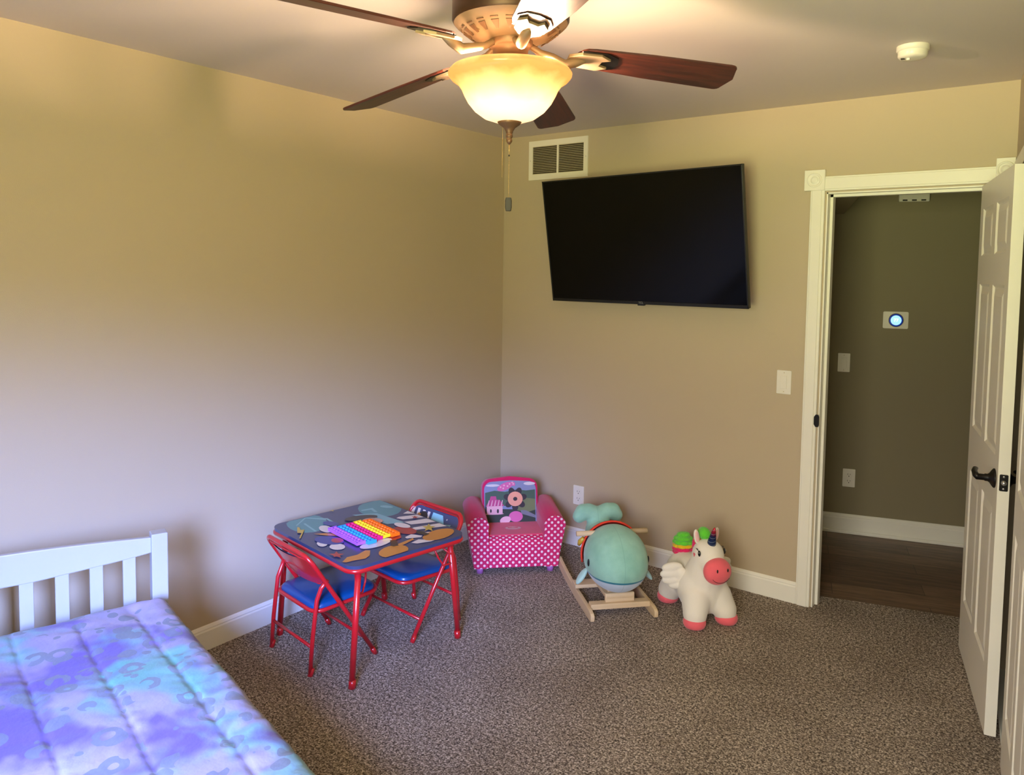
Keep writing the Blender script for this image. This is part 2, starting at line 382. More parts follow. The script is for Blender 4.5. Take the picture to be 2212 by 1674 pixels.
# ================================================================== ROOM
CH = 2.44; YB = -4.4
RW0 = Vector((2.672, 0, 0)); RWD = Vector((.116, -.99325, 0)); RWN = Vector((.99325, .116, 0))   # right wall start, direction, outward
def rwT(): return frame_T(RW0, RWD, RWN, Vector((0, 0, 1)))   # x along wall, y outward, z up
RT = rwT(); LR = 4.45
OX0, OX1, OZ = 1.925, 2.60, 2.015        # doorway
m = MB(); m.box((-.15, 0, -.02), (OX0, .12, CH), 'wall'); m.box((OX0, 0, OZ), (OX1, .12, CH), 'wall'); m.box((OX1, 0, -.02), (3.7, .12, CH), 'wall')
struct(m.make('wall_back'), 'tan wall with the television and the doorway')
m = MB(); m.box((-.15, YB-.12, -.02), (0, 0, CH), 'wall'); struct(m.make('wall_left'), 'tan wall behind the bed and the play table')
C0, C1, CZ = .13, 2.35, 2.03             # closet opening along the right wall
m = MB(); m.box((-.02, 0, -.02), (C0, .11, CH), 'wall', RT); m.box((C0, 0, CZ), (C1, .11, CH), 'wall', RT); m.box((C1, 0, -.02), (LR, .11, CH), 'wall', RT)
struct(m.make('wall_right'), 'tan wall with the closet opening behind the open door')
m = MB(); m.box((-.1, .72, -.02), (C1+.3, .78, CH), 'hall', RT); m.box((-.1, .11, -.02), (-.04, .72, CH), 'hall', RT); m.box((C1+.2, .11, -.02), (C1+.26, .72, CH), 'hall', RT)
struct(m.make('wall_closet'), 'dark inner walls of the closet')
WX0, WX1, WZ0, WZ1 = 2.0, 3.1, .80, 2.05
m = MB(); m.box((-.15, YB-.12, -.02), (WX0, YB, CH), 'wall'); m.box((WX1, YB-.12, -.02), (4.0, YB, CH), 'wall')
m.box((WX0, YB-.12, -.02), (WX1, YB, WZ0), 'wall'); m.box((WX0, YB-.12, WZ1), (WX1, YB, CH), 'wall')
struct(m.make('wall_rear'))
m = MB()
for a, b in (((WX0, YB-.08, WZ0), (WX0+.05, YB-.03, WZ1)), ((WX1-.05, YB-.08, WZ0), (WX1, YB-.03, WZ1)), ((WX0, YB-.08, WZ0), (WX1, YB-.03, WZ0+.05)), ((WX0, YB-.08, WZ1-.05), (WX1, YB-.03, WZ1)), ((WX0, YB-.07, 1.40), (WX1, YB-.04, 1.44)), ((WX0-.07, YB, WZ0-.07), (WX1+.07, YB+.05, WZ0))):
    m.box(a, b, 'white')
struct(m.make('window_1'))
m = MB(); m.box((-.15, YB-.12, CH), (4.1, .12, CH+.1), 'ceiling'); struct(m.make('ceiling'), 'plain off-white ceiling')
# carpet: the room and the strip that runs into the doorway
m = MB(); far = RT @ Vector((LR, .75, 0)); near = RT @ Vector((0, .75, 0))
m.prism([(-.15, YB-.1), (far.x, YB-.1), (near.x+.1, .12), (near.x-.5, .12), (near.x-.5, .0), (2.62, .0), (2.62, .335), (2.491, .325), (1.877, .150), (1.85, .142), (1.85, 0), (-.15, 0)], -.03, 0.0, 'carpet')
struct(m.make('floor'), 'mottled grey brown carpet')
# baseboards
def board(name, p0, p1, nrm, h=.105, t=.014, label=None):
    p0 = Vector(p0); p1 = Vector(p1); L = (p1-p0).length; d = (p1-p0).normalized(); T = frame_T(p0, d, Vector(nrm), Vector((0, 0, 1)))
    prof = [(0, 0), (t, 0), (t, h*.78), (t*.72, h*.84), (t*.8, h*.88), (t*.45, h*.96), (t*.2, h), (0, h)]
    m = MB(); n = len(prof); vs = [T @ Vector((0, a, b)) for a, b in prof]+[T @ Vector((L, a, b)) for a, b in prof]
    fs = [(i, (i+1) % n, (i+1) % n+n, i+n) for i in range(n)]+[tuple(range(n)), tuple(n+i for i in range(n-1, -1, -1))]
    m.add(vs, fs, 'white'); o = struct(m.make(name), label)
    bm = bmesh.new(); bm.from_mesh(o.data); bmesh.ops.recalc_face_normals(bm, faces=bm.faces); bm.to_mesh(o.data); bm.free(); return o
board('baseboard_left', (0, YB, 0), (0, 0, 0), (1, 0, 0), label='white baseboard along the left wall')
board('baseboard_back', (0, 0, 0), (1.853, 0, 0), (0, -1, 0), label='white baseboard under the television')
board('baseboard_right', RT @ Vector((C1+.05, 0, 0)), RT @ Vector((LR, 0, 0)), -RWN)
# door casing
m = MB()
def casing_v(x0, x1, z0, z1):
    m.box((x0, -.014, z0), (x1, 0, z1), 'white'); m.box((x0+.008, -.019, z0), (x1-.012, -.014, z1), 'white')
casing_v(1.853, 1.918, 0, 2.027); casing_v(2.607, 2.668, 0, 2.027)
m.box((1.918, -.014, 2.022), (2.607, 0, 2.09), 'white'); m.box((1.918, -.019, 2.03), (2.607, -.014, 2.082), 'white')
for cx in (1.872, 2.654):
    w_ = .047 if cx < 2 else .0455
    x0, x1 = (cx-w_, cx+w_) if cx < 2 else (2.603, 2.671)
    m.box((x0, -.024, 2.025), (x1, 0, 2.122), 'white')
    T = frame_T(((x0+x1)/2, -.024, 2.0735), (1, 0, 0), (0, 0, 1), (0, -1, 0))
    m.lathe([(.034, 0), (.034, .004), (.028, .004), (.025, .001), (.018, .001), (.014, .005), (.006, .006), (.0, .004)], 'white', 24, T=T)
struct(m.make('trim_1', bevel=.0015, seg=1), 'white doorway casing with square corner rosettes')
m = MB()   # jamb with stop
m.box((OX0, -.002, 0), (OX0+.006, .121, OZ), 'white'); m.box((OX1-.006, -.002, 0), (OX1, .121, OZ), 'white'); m.box((OX0, -.002, OZ-.006), (OX1, .121, OZ), 'white')
m.box((OX0+.006, .045, 0), (OX0+.018, .085, OZ-.006), 'white'); m.box((OX1-.018, .045, 0), (OX1-.006, .085, OZ-.006), 'white'); m.box((OX0+.006, .045, OZ-.018), (OX1-.006, .085, OZ-.006), 'white')
jamb = struct(m.make('trim_2'), 'white door jamb with stop')
m = MB(); T = frame_T((OX0-.007, -.0192, .925), (1, 0, 0), (0, 0, 1), (0, -1, 0))
m.prism([(.0, -.03), (.012, -.03), (.016, -.02), (.016, .02), (.012, .03), (.0, .03), (-.008, .018), (-.008, -.018)], 0, .002, 'black', T)
tag(m.make('strike_plate', jamb), 'dark bronze strike plate')

# paneled slab: local x 0..w, z 0..h, faces at y=0 (front) and y=-t (back)
def paneled(m, w, h, t, panels, mt, T=None, both=True):
    xs = sorted({0, w}|{p[0] for p in panels}|{p[1] for p in panels}); zs = sorted({0, h}|{p[2] for p in panels}|{p[3] for p in panels})
    def V(x, y, z): v = Vector((x, y, z)); return T @ v if T else v
    for side in (0, 1) if both else (0,):
        Y = 0 if side == 0 else -t; s_ = -1 if side == 0 else 1   # s_: direction into slab
        def quad(a, b, c, d):
            q = [a, b, c, d]
            if side == 0: q.reverse()
            m.add(q, [(0, 1, 2, 3)], mt)
        for i in range(len(xs)-1):
            for j in range(len(zs)-1):
                x0, x1, z0, z1 = xs[i], xs[i+1], zs[j], zs[j+1]; xc, zc = (x0+x1)/2, (z0+z1)/2
                if any(p[0] < xc < p[1] and p[2] < zc < p[3] for p in panels): continue
                quad(V(x0, Y, z0), V(x1, Y, z0), V(x1, Y, z1), V(x0, Y, z1))
        for x0, x1, z0, z1 in panels:
            rings = [(0, 0), (.010, .007), (.016, .007), (.042, .001)]
            for (i0, d0), (i1, d1) in zip(rings, rings[1:]):
                A = [V(x0+i0, Y+s_*d0, z0+i0), V(x1-i0, Y+s_*d0, z0+i0), V(x1-i0, Y+s_*d0, z1-i0), V(x0+i0, Y+s_*d0, z1-i0)]
                B = [V(x0+i1, Y+s_*d1, z0+i1), V(x1-i1, Y+s_*d1, z0+i1), V(x1-i1, Y+s_*d1, z1-i1), V(x0+i1, Y+s_*d1, z1-i1)]
                for k in range(4): quad(A[k], A[(k+1) % 4], B[(k+1) % 4], B[k])
            quad(B[0], B[1], B[2], B[3])
    c = [V(0, 0, 0), V(w, 0, 0), V(w, -t, 0), V(0, -t, 0), V(0, 0, h), V(w, 0, h), V(w, -t, h), V(0, -t, h)]
    m.add(c, [(0, 1, 2, 3), (7, 6, 5, 4), (1, 5, 6, 2), (0, 3, 7, 4)], mt)
# bedroom door, open, hinged at the right jamb
DW, DH, DT = .715, 1.995, .036
D0 = Vector((2.556, -.022, .013)); DD = Vector((.155, -.688, 0)).normalized(); DN = Vector((DD.y, -DD.x, 0))   # DN points to camera-left (visible face)
DTm = frame_T(D0, DD, DN, (0, 0, 1))
m = MB(); pans = []
for x0, x1 in ((.075, .32), (.395, .64)):
    pans += [(x0, x1, .23, .80), (x0, x1, .985, 1.585), (x0, x1, 1.70, 1.895)]
paneled(m, DW, DH, DT, pans, 'doorwhite', None)
door = m.make('door_1'); door.matrix_world = DTm; struct(door, 'open white six panel door')
def lever(side):
    m = MB(); s = 1 if side > 0 else -1; y0 = 0 if s > 0 else -DT
    c = (.655, y0, .905)
    T = frame_T(c, (1, 0, 0), (0, 0, -s), (0, s, 0))
    m.lathe([(.0, 0), (.034, 0), (.034, .004), (.028, .009), (.017, .016), (.013, .022), (.013, .030), (.011, .032), (.011, .052), (.0, .052)], 'black', 24, T=T)
    pts = [(c[0]+.004, y0+s*.052, c[2]), (c[0]-.02, y0+s*.056, c[2]+.002), (c[0]-.05, y0+s*.056, c[2]+.008), (c[0]-.08, y0+s*.05, c[2]+.010), (c[0]-.105, y0+s*.042, c[2]+.006)]
    m.tube(pts, [.011, .011, .0095, .009, .006], 'black', 10)
    return tag(m.make('door_handle', door), 'black lever handle')
lever(1); lever(-1)
m = MB(); T = frame_T((DW, -DT/2, .905), (0, 1, 0), (0, 0, 1), (1, 0, 0)); m.prism(roundrect(.026, .058, .004, 3), 0, .0018, 'black', T)
for z in (-.021, .021): m.lathe([(.004, .0018), (.004, .0026), (0, .0026)], 'steel', 12, T=T @ Matrix.Translation((0, z, 0)))
lp = tag(m.make('latch_plate', door), 'dark latch plate in door edge')
m = MB(); m.lathe([(.0085, .0018), (.0085, .008), (.004, .012), (0, .0125)], 'steel', 16, T=T); tag(m.make('latch_bolt', lp), 'steel latch bolt')
# closet: floor track, header trim, two bypass panels
m = MB()
for y in (.012, .05): m.box((C0, y, 0), (C1, y+.008, .012), 'white', RT)
m.box((C0, .008, 0), (C1, .062, .003), 'white', RT)
struct(m.make('trim_3'), 'white floor track of the closet')
m = MB(); m.box((C0-.03, -.012, CZ), (C1+.03, 0, CZ+.06), 'white', RT); m.box((C1, -.012, 0), (C1+.06, 0, CZ), 'white', RT); struct(m.make('trim_4'))
for i, (s0, yy) in enumerate(((.895, -.002), (1.62, .040))):
    T = frame_T(RT @ Vector((s0, yy, .018)), RWD, -RWN, (0, 0, 1))
    m = MB(); paneled(m, .74, 1.99, .03, [(.09, .335, .20, .80), (.405, .65, .20, .80), (.09, .335, .94, 1.86), (.405, .65, .94, 1.86)], 'doorwhite')
    o = m.make('door_%d' % (i+2)); o.matrix_world = T; struct(o, 'white paneled closet door' if i == 0 else None)

# ================================================================== HALLWAY
HA = Vector((1.604, 1.225, 0)); HD = Vector((.958, .287, 0)).normalized(); HN = Vector((-HD.y, HD.x, 0))   # HN away from the room
HT = frame_T(HA, HD, HN, (0, 0, 1))
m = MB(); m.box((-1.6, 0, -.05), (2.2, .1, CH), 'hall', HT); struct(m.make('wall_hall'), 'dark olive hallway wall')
m = MB(); m.prism([(-.1, .12), (1.84, .12), (1.84, .13), (1.877, .150), (2.491, .325), (2.62, .335), (2.62, .12), (3.8, .12), (3.8, 2.1), (-.1, 1.0)], -.04, -.006, 'planks'); struct(m.make('floor_hall'), 'dark brown plank floor')
m = MB(); m.box((-.2, .12, CH), (3.9, 2.1, CH+.1), 'hall'); struct(m.make('ceiling_hall'))
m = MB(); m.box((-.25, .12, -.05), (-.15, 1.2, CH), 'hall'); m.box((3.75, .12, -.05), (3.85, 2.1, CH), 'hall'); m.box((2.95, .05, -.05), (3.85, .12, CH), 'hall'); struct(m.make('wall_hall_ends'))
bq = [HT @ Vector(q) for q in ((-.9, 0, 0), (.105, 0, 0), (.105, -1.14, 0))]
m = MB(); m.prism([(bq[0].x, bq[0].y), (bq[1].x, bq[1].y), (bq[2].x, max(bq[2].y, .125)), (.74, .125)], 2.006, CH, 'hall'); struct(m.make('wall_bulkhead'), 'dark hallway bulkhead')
bh = board('baseboard_hall', HT @ Vector((-1.5, 0, -.006)), HT @ Vector((2.1, 0, -.006)), -HN, h=.122, t=.016, label='white hallway baseboard with a shoe moulding')
m = MB(); m.box((-1.5, -.026, -.006), (2.1, -.014, .016), 'white', HT); sm_ = m.make('shoe_moulding', bevel=.004); sm_.parent = bh

# ------------------------------------------------------------------ wall plates
def plate_T(base, axis_x, nrm, x, z): return frame_T(Vector(base)+Vector(axis_x)*x+Vector((0, 0, z)), axis_x, (0, 0, 1), nrm)
def switch(T, name, label, w=.070, h=.117, group=None):
    r = empty(name, (0, 0, 0)); r.matrix_world = T; tag(r, label, 'light switch', group)
    m = MB(); m.prism(roundrect(w, h, .004, 3), 0, .005, 'plate')
    for z in (-h*.40, h*.40): m.lathe([(.0028, .005), (.0028, .0058), (0, .0058)], 'slat', 10, c=(0, z, 0))
    m.make('cover_plate', r, bevel=.0012)
    m = MB(); m.box((-.0165, -.033, .005), (.0165, .033, .0065), 'plate'); m.box((-.0145, -.031, .0065), (.0145, .0, .0088), 'plate'); m.box((-.0145, .0, .0065), (.0145, .031, .0108), 'plate')
    tag(m.make('rocker', r, bevel=.0008), None); return r
def outlet(T, name, label, w=.072, h=.114):
    r = empty(name, (0, 0, 0)); r.matrix_world = T; tag(r, label, 'outlet')
    m = MB(); m.prism(roundrect(w, h, .004, 3), 0, .005, 'plate'); m.make('cover_plate', r, bevel=.0012)
    for z in (-.0205, .0205):
        m = MB(); m.prism(roundrect(.034, .030, .010, 4, 0, z), .005, .0072, 'plate')
        m.box((-.0085, z-.001, .0072), (-.0062, z+.008, .0076), 'slot'); m.box((.0062, z, .0072), (.0085, z+.007, .0076), 'slot'); m.prism([(.003*math.cos(k*.785), z-.0085+.003*math.sin(k*.785)) for k in range(8)], .0072, .0076, 'slot')
        m.make('socket', r)
    return r
switch(plate_T((0, 0, 0), (1, 0, 0), (0, -1, 0), 1.757, 1.094), 'light_switch', 'white rocker light switch on the tan wall beside the door casing')
switch(plate_T(HA, HD, -HN, .140, 1.078), 'light_switch', 'white rocker light switch on the dark hallway wall seen through the doorway')
outlet(plate_T((0, 0, 0), (1, 0, 0), (0, -1, 0), .586, .304), 'wall_outlet', 'white wall outlet on the tan wall between pink armchair and whale rocker')
outlet(plate_T(HA, HD, -HN, .196, .348), 'wall_outlet', 'white wall outlet low on the dark hallway wall')
# thermostat
T = plate_T(HA, HD, -HN, .421, 1.355)
th = empty('thermostat', (0, 0, 0)); th.matrix_world = T; tag(th, 'round thermostat with glowing blue display on white plate in hallway', 'thermostat')
m = MB(); m.prism(roundrect(.140, .104, .008, 4), 0, .006, 'plate'); m.make('wall_plate', th, bevel=.0015)
m = MB(); m.lathe([(.0, .006), (.040, .006), (.0415, .012), (.0415, .022), (.038, .0245)], 'steel', 40); tag(m.make('ring', th), 'silver ring')
m = MB(); m.lathe([(.038, .0245), (.0365, .0262), (.030, .0268)], 'ringblue', 40); m.lathe([(.030, .0268), (.0, .0268)], 'screenblue', 40)
disp = tag(m.make('display', th), 'glowing blue display')
def text(body, size, mt, name, parent, T, ext=.0003):
    c = bpy.data.curves.new(name, 'FONT'); c.body = body; c.size = size; c.extrude = ext; c.align_x = 'CENTER'; c.align_y = 'CENTER'
    tmp = bpy.data.objects.new('tmp', c); COL.objects.link(tmp); dg = bpy.context.evaluated_depsgraph_get(); dg.update()
    me = bpy.data.meshes.new_from_object(tmp.evaluated_get(dg)); me.name = name; bpy.data.objects.remove(tmp)
    me.materials.clear(); me.materials.append(MT[mt]); o = bpy.data.objects.new(name, me); COL.objects.link(o); o.parent = parent; o.matrix_local = T; return o
text('77', .026, 'screenwhite', 'temperature_digits', disp, Matrix.Translation((0, 0, .0272)))
# door chime
T = plate_T(HA, HD, -HN, .488, 2.155); ch = empty('door_chime', (0, 0, 0)); ch.matrix_world = T; tag(ch, 'white rectangular chime box high on the dark hallway wall', 'door chime')
m = MB(); m.box((-.083, -.083, .0), (.083, .083, .045), 'plate'); m.make('housing', ch, bevel=.006)
for x in (-.05, 0, .05):
    m = MB(); m.box((x-.013, -.079, .040), (x+.013, -.070, .0456), 'slot'); tag(m.make('sound_slot', ch), 'dark slot')


# ------------------------------------------------------------------ air vent, television, smoke detector
vt = empty('air_vent', (.398, 0, 2.288), 0, 'white return air vent with two slatted panes above the television', 'air vent')
m = MB(); X, Z = .207, .116
for a, b in (((-X, -.008, -Z), (-X+.028, 0, Z)), ((X-.028, -.008, -Z), (X, 0, Z)), ((-X+.028, -.008, Z-.034), (X-.028, 0, Z)), ((-X+.028, -.008, -Z), (X-.028, 0, -Z+.034)), ((-.006, -.007, -Z+.034), (.006, 0, Z-.034))): m.box(a, b, 'plate')
for x in (-X+.012, X-.012):
    m.lathe([(.003, 0), (.003, .001), (0, .001)], 'steel', 10, T=frame_T((x, -.008, 0), (1, 0, 0), (0, 0, 1), (0, -1, 0)))
m.make('frame', vt)
m = MB(); m.box((-X+.01, -.0012, -Z+.01), (X-.01, -.0002, Z-.01), 'ventdark'); m.make('duct_shade_plate', vt)  # dark plate on the wall stands in for the shade behind the louvers
for x0, x1 in ((-X+.028, -.006), (.006, X-.028)):
    m = MB()
    for k in range(17):
        z = -Z+.036+k*(2*Z-.072)/16
        T = Matrix.Translation((0, -.004, z)) @ Matrix.Rotation(R(38), 4, 'X'); m.box((x0, -.0032, -.0006), (x1, .0032, .0006), 'slat', T)
    m.make('louvers', vt)
# television on a tilting arm
TVW = 1.2; TVH = TVW*.572
tv = empty('television', (1.034, -.202, 1.795), 0, 'large black flat screen television tilted on the tan wall', 'television')
tv.rotation_euler = (.174, -.003, -.088)
m = MB(); m.box((-TVW/2, 0, -TVH/2), (TVW/2, .022, TVH/2), 'tvbezel'); m.box((-TVW*.36, .022, -TVH*.42), (TVW*.36, .05, TVH*.1), 'tvbezel'); m.make('housing', tv, bevel=.002)
m = MB(); bz = .007
for a, b in (((-TVW/2, -.005, TVH/2-bz), (TVW/2, 0, TVH/2)), ((-TVW/2, -.005, -TVH/2), (TVW/2, 0, -TVH/2+.016)), ((-TVW/2, -.005, -TVH/2), (-TVW/2+bz, 0, TVH/2)), ((TVW/2-bz, -.005, -TVH/2), (TVW/2, 0, TVH/2))): m.box(a, b, 'tvbezel')
bzo = m.make('bezel', tv, bevel=.001)
m = MB(); m.box((-TVW/2+bz, -.0015, -TVH/2+.016), (TVW/2-bz, -.0002, TVH/2-bz), 'tvscreen'); m.make('screen', tv)
text('TCL', .016, 'logo', 'maker_mark', bzo, frame_T((-.002, -.0052, -TVH/2+.008), (1, 0, 0), (0, 0, 1), (0, -1, 0)))
m = MB(); m.box((-.02, -.010, -TVH/2-.006), (.02, .006, -TVH/2+.001), 'tvbezel'); m.make('sensor_bump', tv)
iv = tv.matrix_basis.inverted() if False else (Matrix.Translation(tv.location) @ tv.rotation_euler.to_matrix().to_4x4()).inverted()
m = MB()
for q in ((Vector((.93, -.004, 1.83)), Vector((1.12, -.0005, 1.95))),):
    m.box((.92, -.012, 1.72), (1.15, -.001, 1.92), 'black')
m.tube([(1.03, -.01, 1.82), (1.03, -.15, 1.80)], .018, 'black', 10)
wb = m.make('wall_bracket', tv); wb.data.transform(iv)
# smoke detector
sd = empty('smoke_detector', (2.392, -.752, CH), 0, 'round white smoke detector on the ceiling right of the fan', 'smoke detector')
m = MB(); m.lathe([(.053, 0), (.053, -.016), (.048, -.018)], 'plate', 36); m.make('base', sd)
m = MB(); m.lathe([(.048, -.016), (.048, -.034), (.043, -.041), (.025, -.044), (0, -.044)], 'plate', 36)
m.make('cover', sd)
m = MB(); T = Matrix.Translation((-.02, -.012, 0)); m.box((-.014, -.012, -.046), (-.002, -.002, -.042), 'slot', T); m.box((.004, -.008, -.050), (.014, .004, -.042), 'plate', T); tag(m.make('test_button', sd), None)
# ================================================================== CEILING FAN
FX, FY = 1.607, -2.084
fan = empty('ceiling_fan', (FX, FY, CH), 0, 'five blade mahogany ceiling fan with glowing amber glass bowl', 'ceiling fan')
ZB = -.195       # blade root height below ceiling
m = MB(); m.lathe([(.0, 0), (.10, 0), (.155, -.012), (.163, -.03), (.163, -.124), (.158, -.132)], 'bronze', 48); m.make('motor_housing', fan)
m = MB(); m.lathe([(.158, -.132), (.150, -.140), (.118, -.164), (.085, -.176), (.062, -.179), (.0, -.179)], 'bronzelight', 48)
vp = tag(m.make('vent_plate', fan), 'brushed bronze underplate with cutouts')
m = MB()
for k in range(20):
    an = 2*math.pi*k/20
    c = Vector((math.cos(an), math.sin(an), 0)); t = Vector((-c.y, c.x, 0)); nrm = Vector((c.x*.6, c.y*.6, -.8)).normalized(); d = Vector((c.x*.8, c.y*.8, .6))
    T = frame_T(c*.118+Vector((0, 0, -.1643)), t, d, nrm)
    m.prism([(-.011, .013), (.011, .013), (.003, -.014), (-.003, -.014)], -.001, .0012, 'finial', T)
    m.prism([(-.011, .020), (.011, .020), (.011, .0235), (-.011, .0235)], -.001, .0012, 'finial', T)
tag(m.make('cutouts', vp), None)
m = MB(); m.lathe([(.062, -.176), (.062, -.190), (.056, -.196), (.050, -.200), (.048, -.222), (.056, -.226), (.056, -.236), (.075, -.248), (.0, -.248)], 'finial', 36); m.make('switch_housing', fan)
# blades: (azimuth, droop)
BL = [(46.5, 4.2), (111.5, 8.0), (179.0, 8.2), (251.8, -.3), (320.0, 1.0)]
def blade_shape():
    P = []
    r0, r1 = .185, .66
    top = []; N = 10
    # rounded inner end, straight widening sides, rounded outer corners
    for k in range(9):
        a = R(90+22.5*k); P.append((r0+.05+.05*math.cos(a), .052*math.sin(a)))
    P.append((.40, -.064)); P.append((r1-.03, -.070))
    for k in range(1, 5): a = R(-90+22.5*k); P.append((r1-.03+.02*math.cos(a), -.05+.02*math.sin(a)))
    P.append((r1+.004, 0))
    for k in range(0, 4): a = R(22.5*k); P.append((r1-.03+.02*math.cos(a), .05+.02*math.sin(a)))
    P.append((r1-.03, .070)); P.append((.40, .064))
    return P
BS = blade_shape(); PITCH_B = -13
for az, dr in BL:
    T = Matrix.Rotation(R(az), 4, 'Z') @ Matrix.Translation((0, 0, ZB)) @ Matrix.Rotation(R(dr), 4, 'Y') @ Matrix.Rotation(R(PITCH_B), 4, 'X')
    m = MB(); m.prism(BS, -.0035, .0035, 'blade'); b = m.make('blade', fan, bevel=.0015, seg=1); b.matrix_local = T
    # blade iron under the blade: arm, shell, dark backing
    m = MB()
    T2 = T.inverted() @ Matrix.Rotation(R(az), 4, 'Z')
    arm = [T2 @ Vector(p) for p in ((.055, .0, ZB+.008), (.085, .0, ZB-.010), (.12, 0, ZB-.020))] + [Vector((.155, 0, -.030)), Vector((.19, 0, -.016)), Vector((.215, 0, -.008))]
    m.tube(arm, [.009, .010, .012, .015, .014, .007], 'bronzelight', 12)
    m.prism([(.165, -.016), (.20, -.036), (.255, -.040), (.285, -.022), (.262, -.012), (.258, .012), (.285, .022), (.255, .040), (.20, .036), (.165, .016)], -.013, -.0036, 'bronzelight')
    ir = tag(m.make('blade_iron', b, bevel=.002), 'brushed bronze blade iron')
    m = MB(); m.prism([(.20, -.043), (.27, -.047), (.305, -.03), (.313, 0), (.305, .03), (.27, .047), (.20, .043)], -.0062, -.0036, 'black'); tag(m.make('iron_backing', b), 'black backing plate')
# glass bowl
ZR = -.262   # rim height
prof = [(.168, ZR+.004), (.180, ZR+.002), (.186, ZR-.006), (.185, ZR-.013), (.176, ZR-.024), (.158, ZR-.036), (.146, ZR-.052), (.138, ZR-.070), (.126, ZR-.092), (.106, ZR-.116), (.078, ZR-.136), (.045, ZR-.147), (.018, ZR-.150)]
prof = [(r*.93, ZR+(z-ZR)*.93) for r, z in prof]
inner = [(max(r-.004, .016), z+.004) for r, z in reversed(prof)]
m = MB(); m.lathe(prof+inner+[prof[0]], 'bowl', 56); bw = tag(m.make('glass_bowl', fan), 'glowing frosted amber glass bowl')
m = MB(); zf = ZR-.136
m.lathe([(.0, zf+.008), (.030, zf+.004), (.034, zf-.002), (.030, zf-.008), (.016, zf-.018), (.010, zf-.028), (.010, zf-.031), (.0085, zf-.032), (.0085, zf-.036), (.0095, zf-.037), (.0095, zf-.043), (.0075, zf-.044), (.0075, zf-.049), (.0085, zf-.050), (.0085, zf-.055), (.004, zf-.062), (.0, zf-.064)], 'finial', 28)
m.make('finial', fan)
m = MB(); m.tube([(0, 0, -.25), (0, 0, zf+.004)], .005, 'steel', 8); m.make('centre_rod', fan)
def beads(m, x, y, z0, z1, r=.0012, step=.0042):
    z = z0
    while z > z1: m.ell((x, y, z), (r, r, r), 'chain', n=6, k=4); z -= step
    m.tube([(x, y, z0), (x, y, z1)], .0004, 'chain', 4)
z_ = zf-.062
m = MB(); m.tube([(0, 0, z_), (0, 0, z_-.03)], .0014, 'chain', 8); m.ell((0, 0, z_-.032), (.0022, .0022, .003), 'black', n=10, k=6); beads(m, 0, 0, z_-.035, -.606)
pc = tag(m.make('pull_chain', fan), 'centre pull chain with bronze fob')
m = MB(); m.prism([(-.0075, -.003), (.0075, -.003), (.0095, -.012), (.0095, -.030), (.0075, -.041), (-.0075, -.041), (-.0095, -.030), (-.0095, -.012)], -.006, .006, 'fob', Matrix.Translation((0, 0, -.606)) @ Matrix.Rotation(R(37), 4, 'Z') @ Matrix.Rotation(R(90), 4, 'X')); tag(m.make('fob', pc, bevel=.002), 'dark bronze fob')
sx_, sy_ = -.0145, -.012
m = MB(); beads(m, sx_, sy_, zf-.006, -.553); tag(m.make('pull_chain', fan), 'shorter bare pull chain')
# bulbs
for k in range(2):
    an = R(60+180*k); p = (.045*math.cos(an), .045*math.sin(an), ZR-.012)
    m = MB(); m.ell(p, (.022, .022, .022), 'bulb_glass', n=16, k=10) if 'bulb_glass' in MT else None
    m.tube([(p[0], p[1], p[2]-.030), (p[0]*.2, p[1]*.2, p[2]-.040)], .011, 'steel', 10); m.make('lamp_socket', fan)
    L = bpy.data.lights.new('bulb', 'POINT'); L.energy = 84.0; L.color = (1.0, .69, .43); L.shadow_soft_size = .02
    lo = bpy.data.objects.new('bulb', L); COL.objects.link(lo); lo.parent = fan; lo.location = (p[0], p[1], p[2]+.006)

# ================================================================== BED
BP = Vector((.371, -2.449, 0)); a8 = R(6)
E1c = Vector((.972, -.233, 0)); E2c = Vector((-.233, -.972, 0))
rot_ = Matrix.Rotation(-a8, 3, 'Z'); E1f = (rot_ @ E1c); E2f = (rot_ @ E2c)
BT = frame_T(BP, E1f, E2f, (0, 0, 1)); CT = frame_T(BP, E1c, E2c, (0, 0, 1))
# left-handed axes (x length, y across): build in these local coordinates then flip faces
bed = empty('bed', tuple(BP), 0, 'white slatted bed frame against the left wall under the tie-dye comforter', 'bed')
def bedpart(m, name, T, bevel=.003):
    o = m.make(name, None, bevel=bevel); o.data.transform(Matrix.Translation(-BP) @ T)
    bm = bmesh.new(); bm.from_mesh(o.data); bmesh.ops.recalc_face_normals(bm, faces=bm.faces); bm.to_mesh(o.data); bm.free(); o.parent = bed; return o
for v in (0.0, .985):
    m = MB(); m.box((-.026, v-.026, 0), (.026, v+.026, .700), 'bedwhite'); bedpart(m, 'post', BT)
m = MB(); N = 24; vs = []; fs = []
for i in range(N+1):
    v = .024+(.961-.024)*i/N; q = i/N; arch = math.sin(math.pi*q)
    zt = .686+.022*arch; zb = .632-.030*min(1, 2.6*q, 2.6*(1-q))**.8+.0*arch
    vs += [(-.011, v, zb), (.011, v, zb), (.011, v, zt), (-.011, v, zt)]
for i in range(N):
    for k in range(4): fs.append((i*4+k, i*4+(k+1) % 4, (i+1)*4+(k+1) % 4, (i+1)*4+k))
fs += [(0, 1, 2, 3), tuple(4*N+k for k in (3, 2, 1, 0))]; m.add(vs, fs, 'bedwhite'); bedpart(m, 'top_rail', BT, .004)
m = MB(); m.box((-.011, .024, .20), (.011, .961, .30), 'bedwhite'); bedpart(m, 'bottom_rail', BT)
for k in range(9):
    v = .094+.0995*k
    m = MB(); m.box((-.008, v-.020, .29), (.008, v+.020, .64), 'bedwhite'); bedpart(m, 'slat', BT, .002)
for v in (.05, .92): m = MB(); m.box((.05, v-.012, .20), (1.80, v+.012, .28), 'bedwhite'); bedpart(m, 'side_rail', CT)
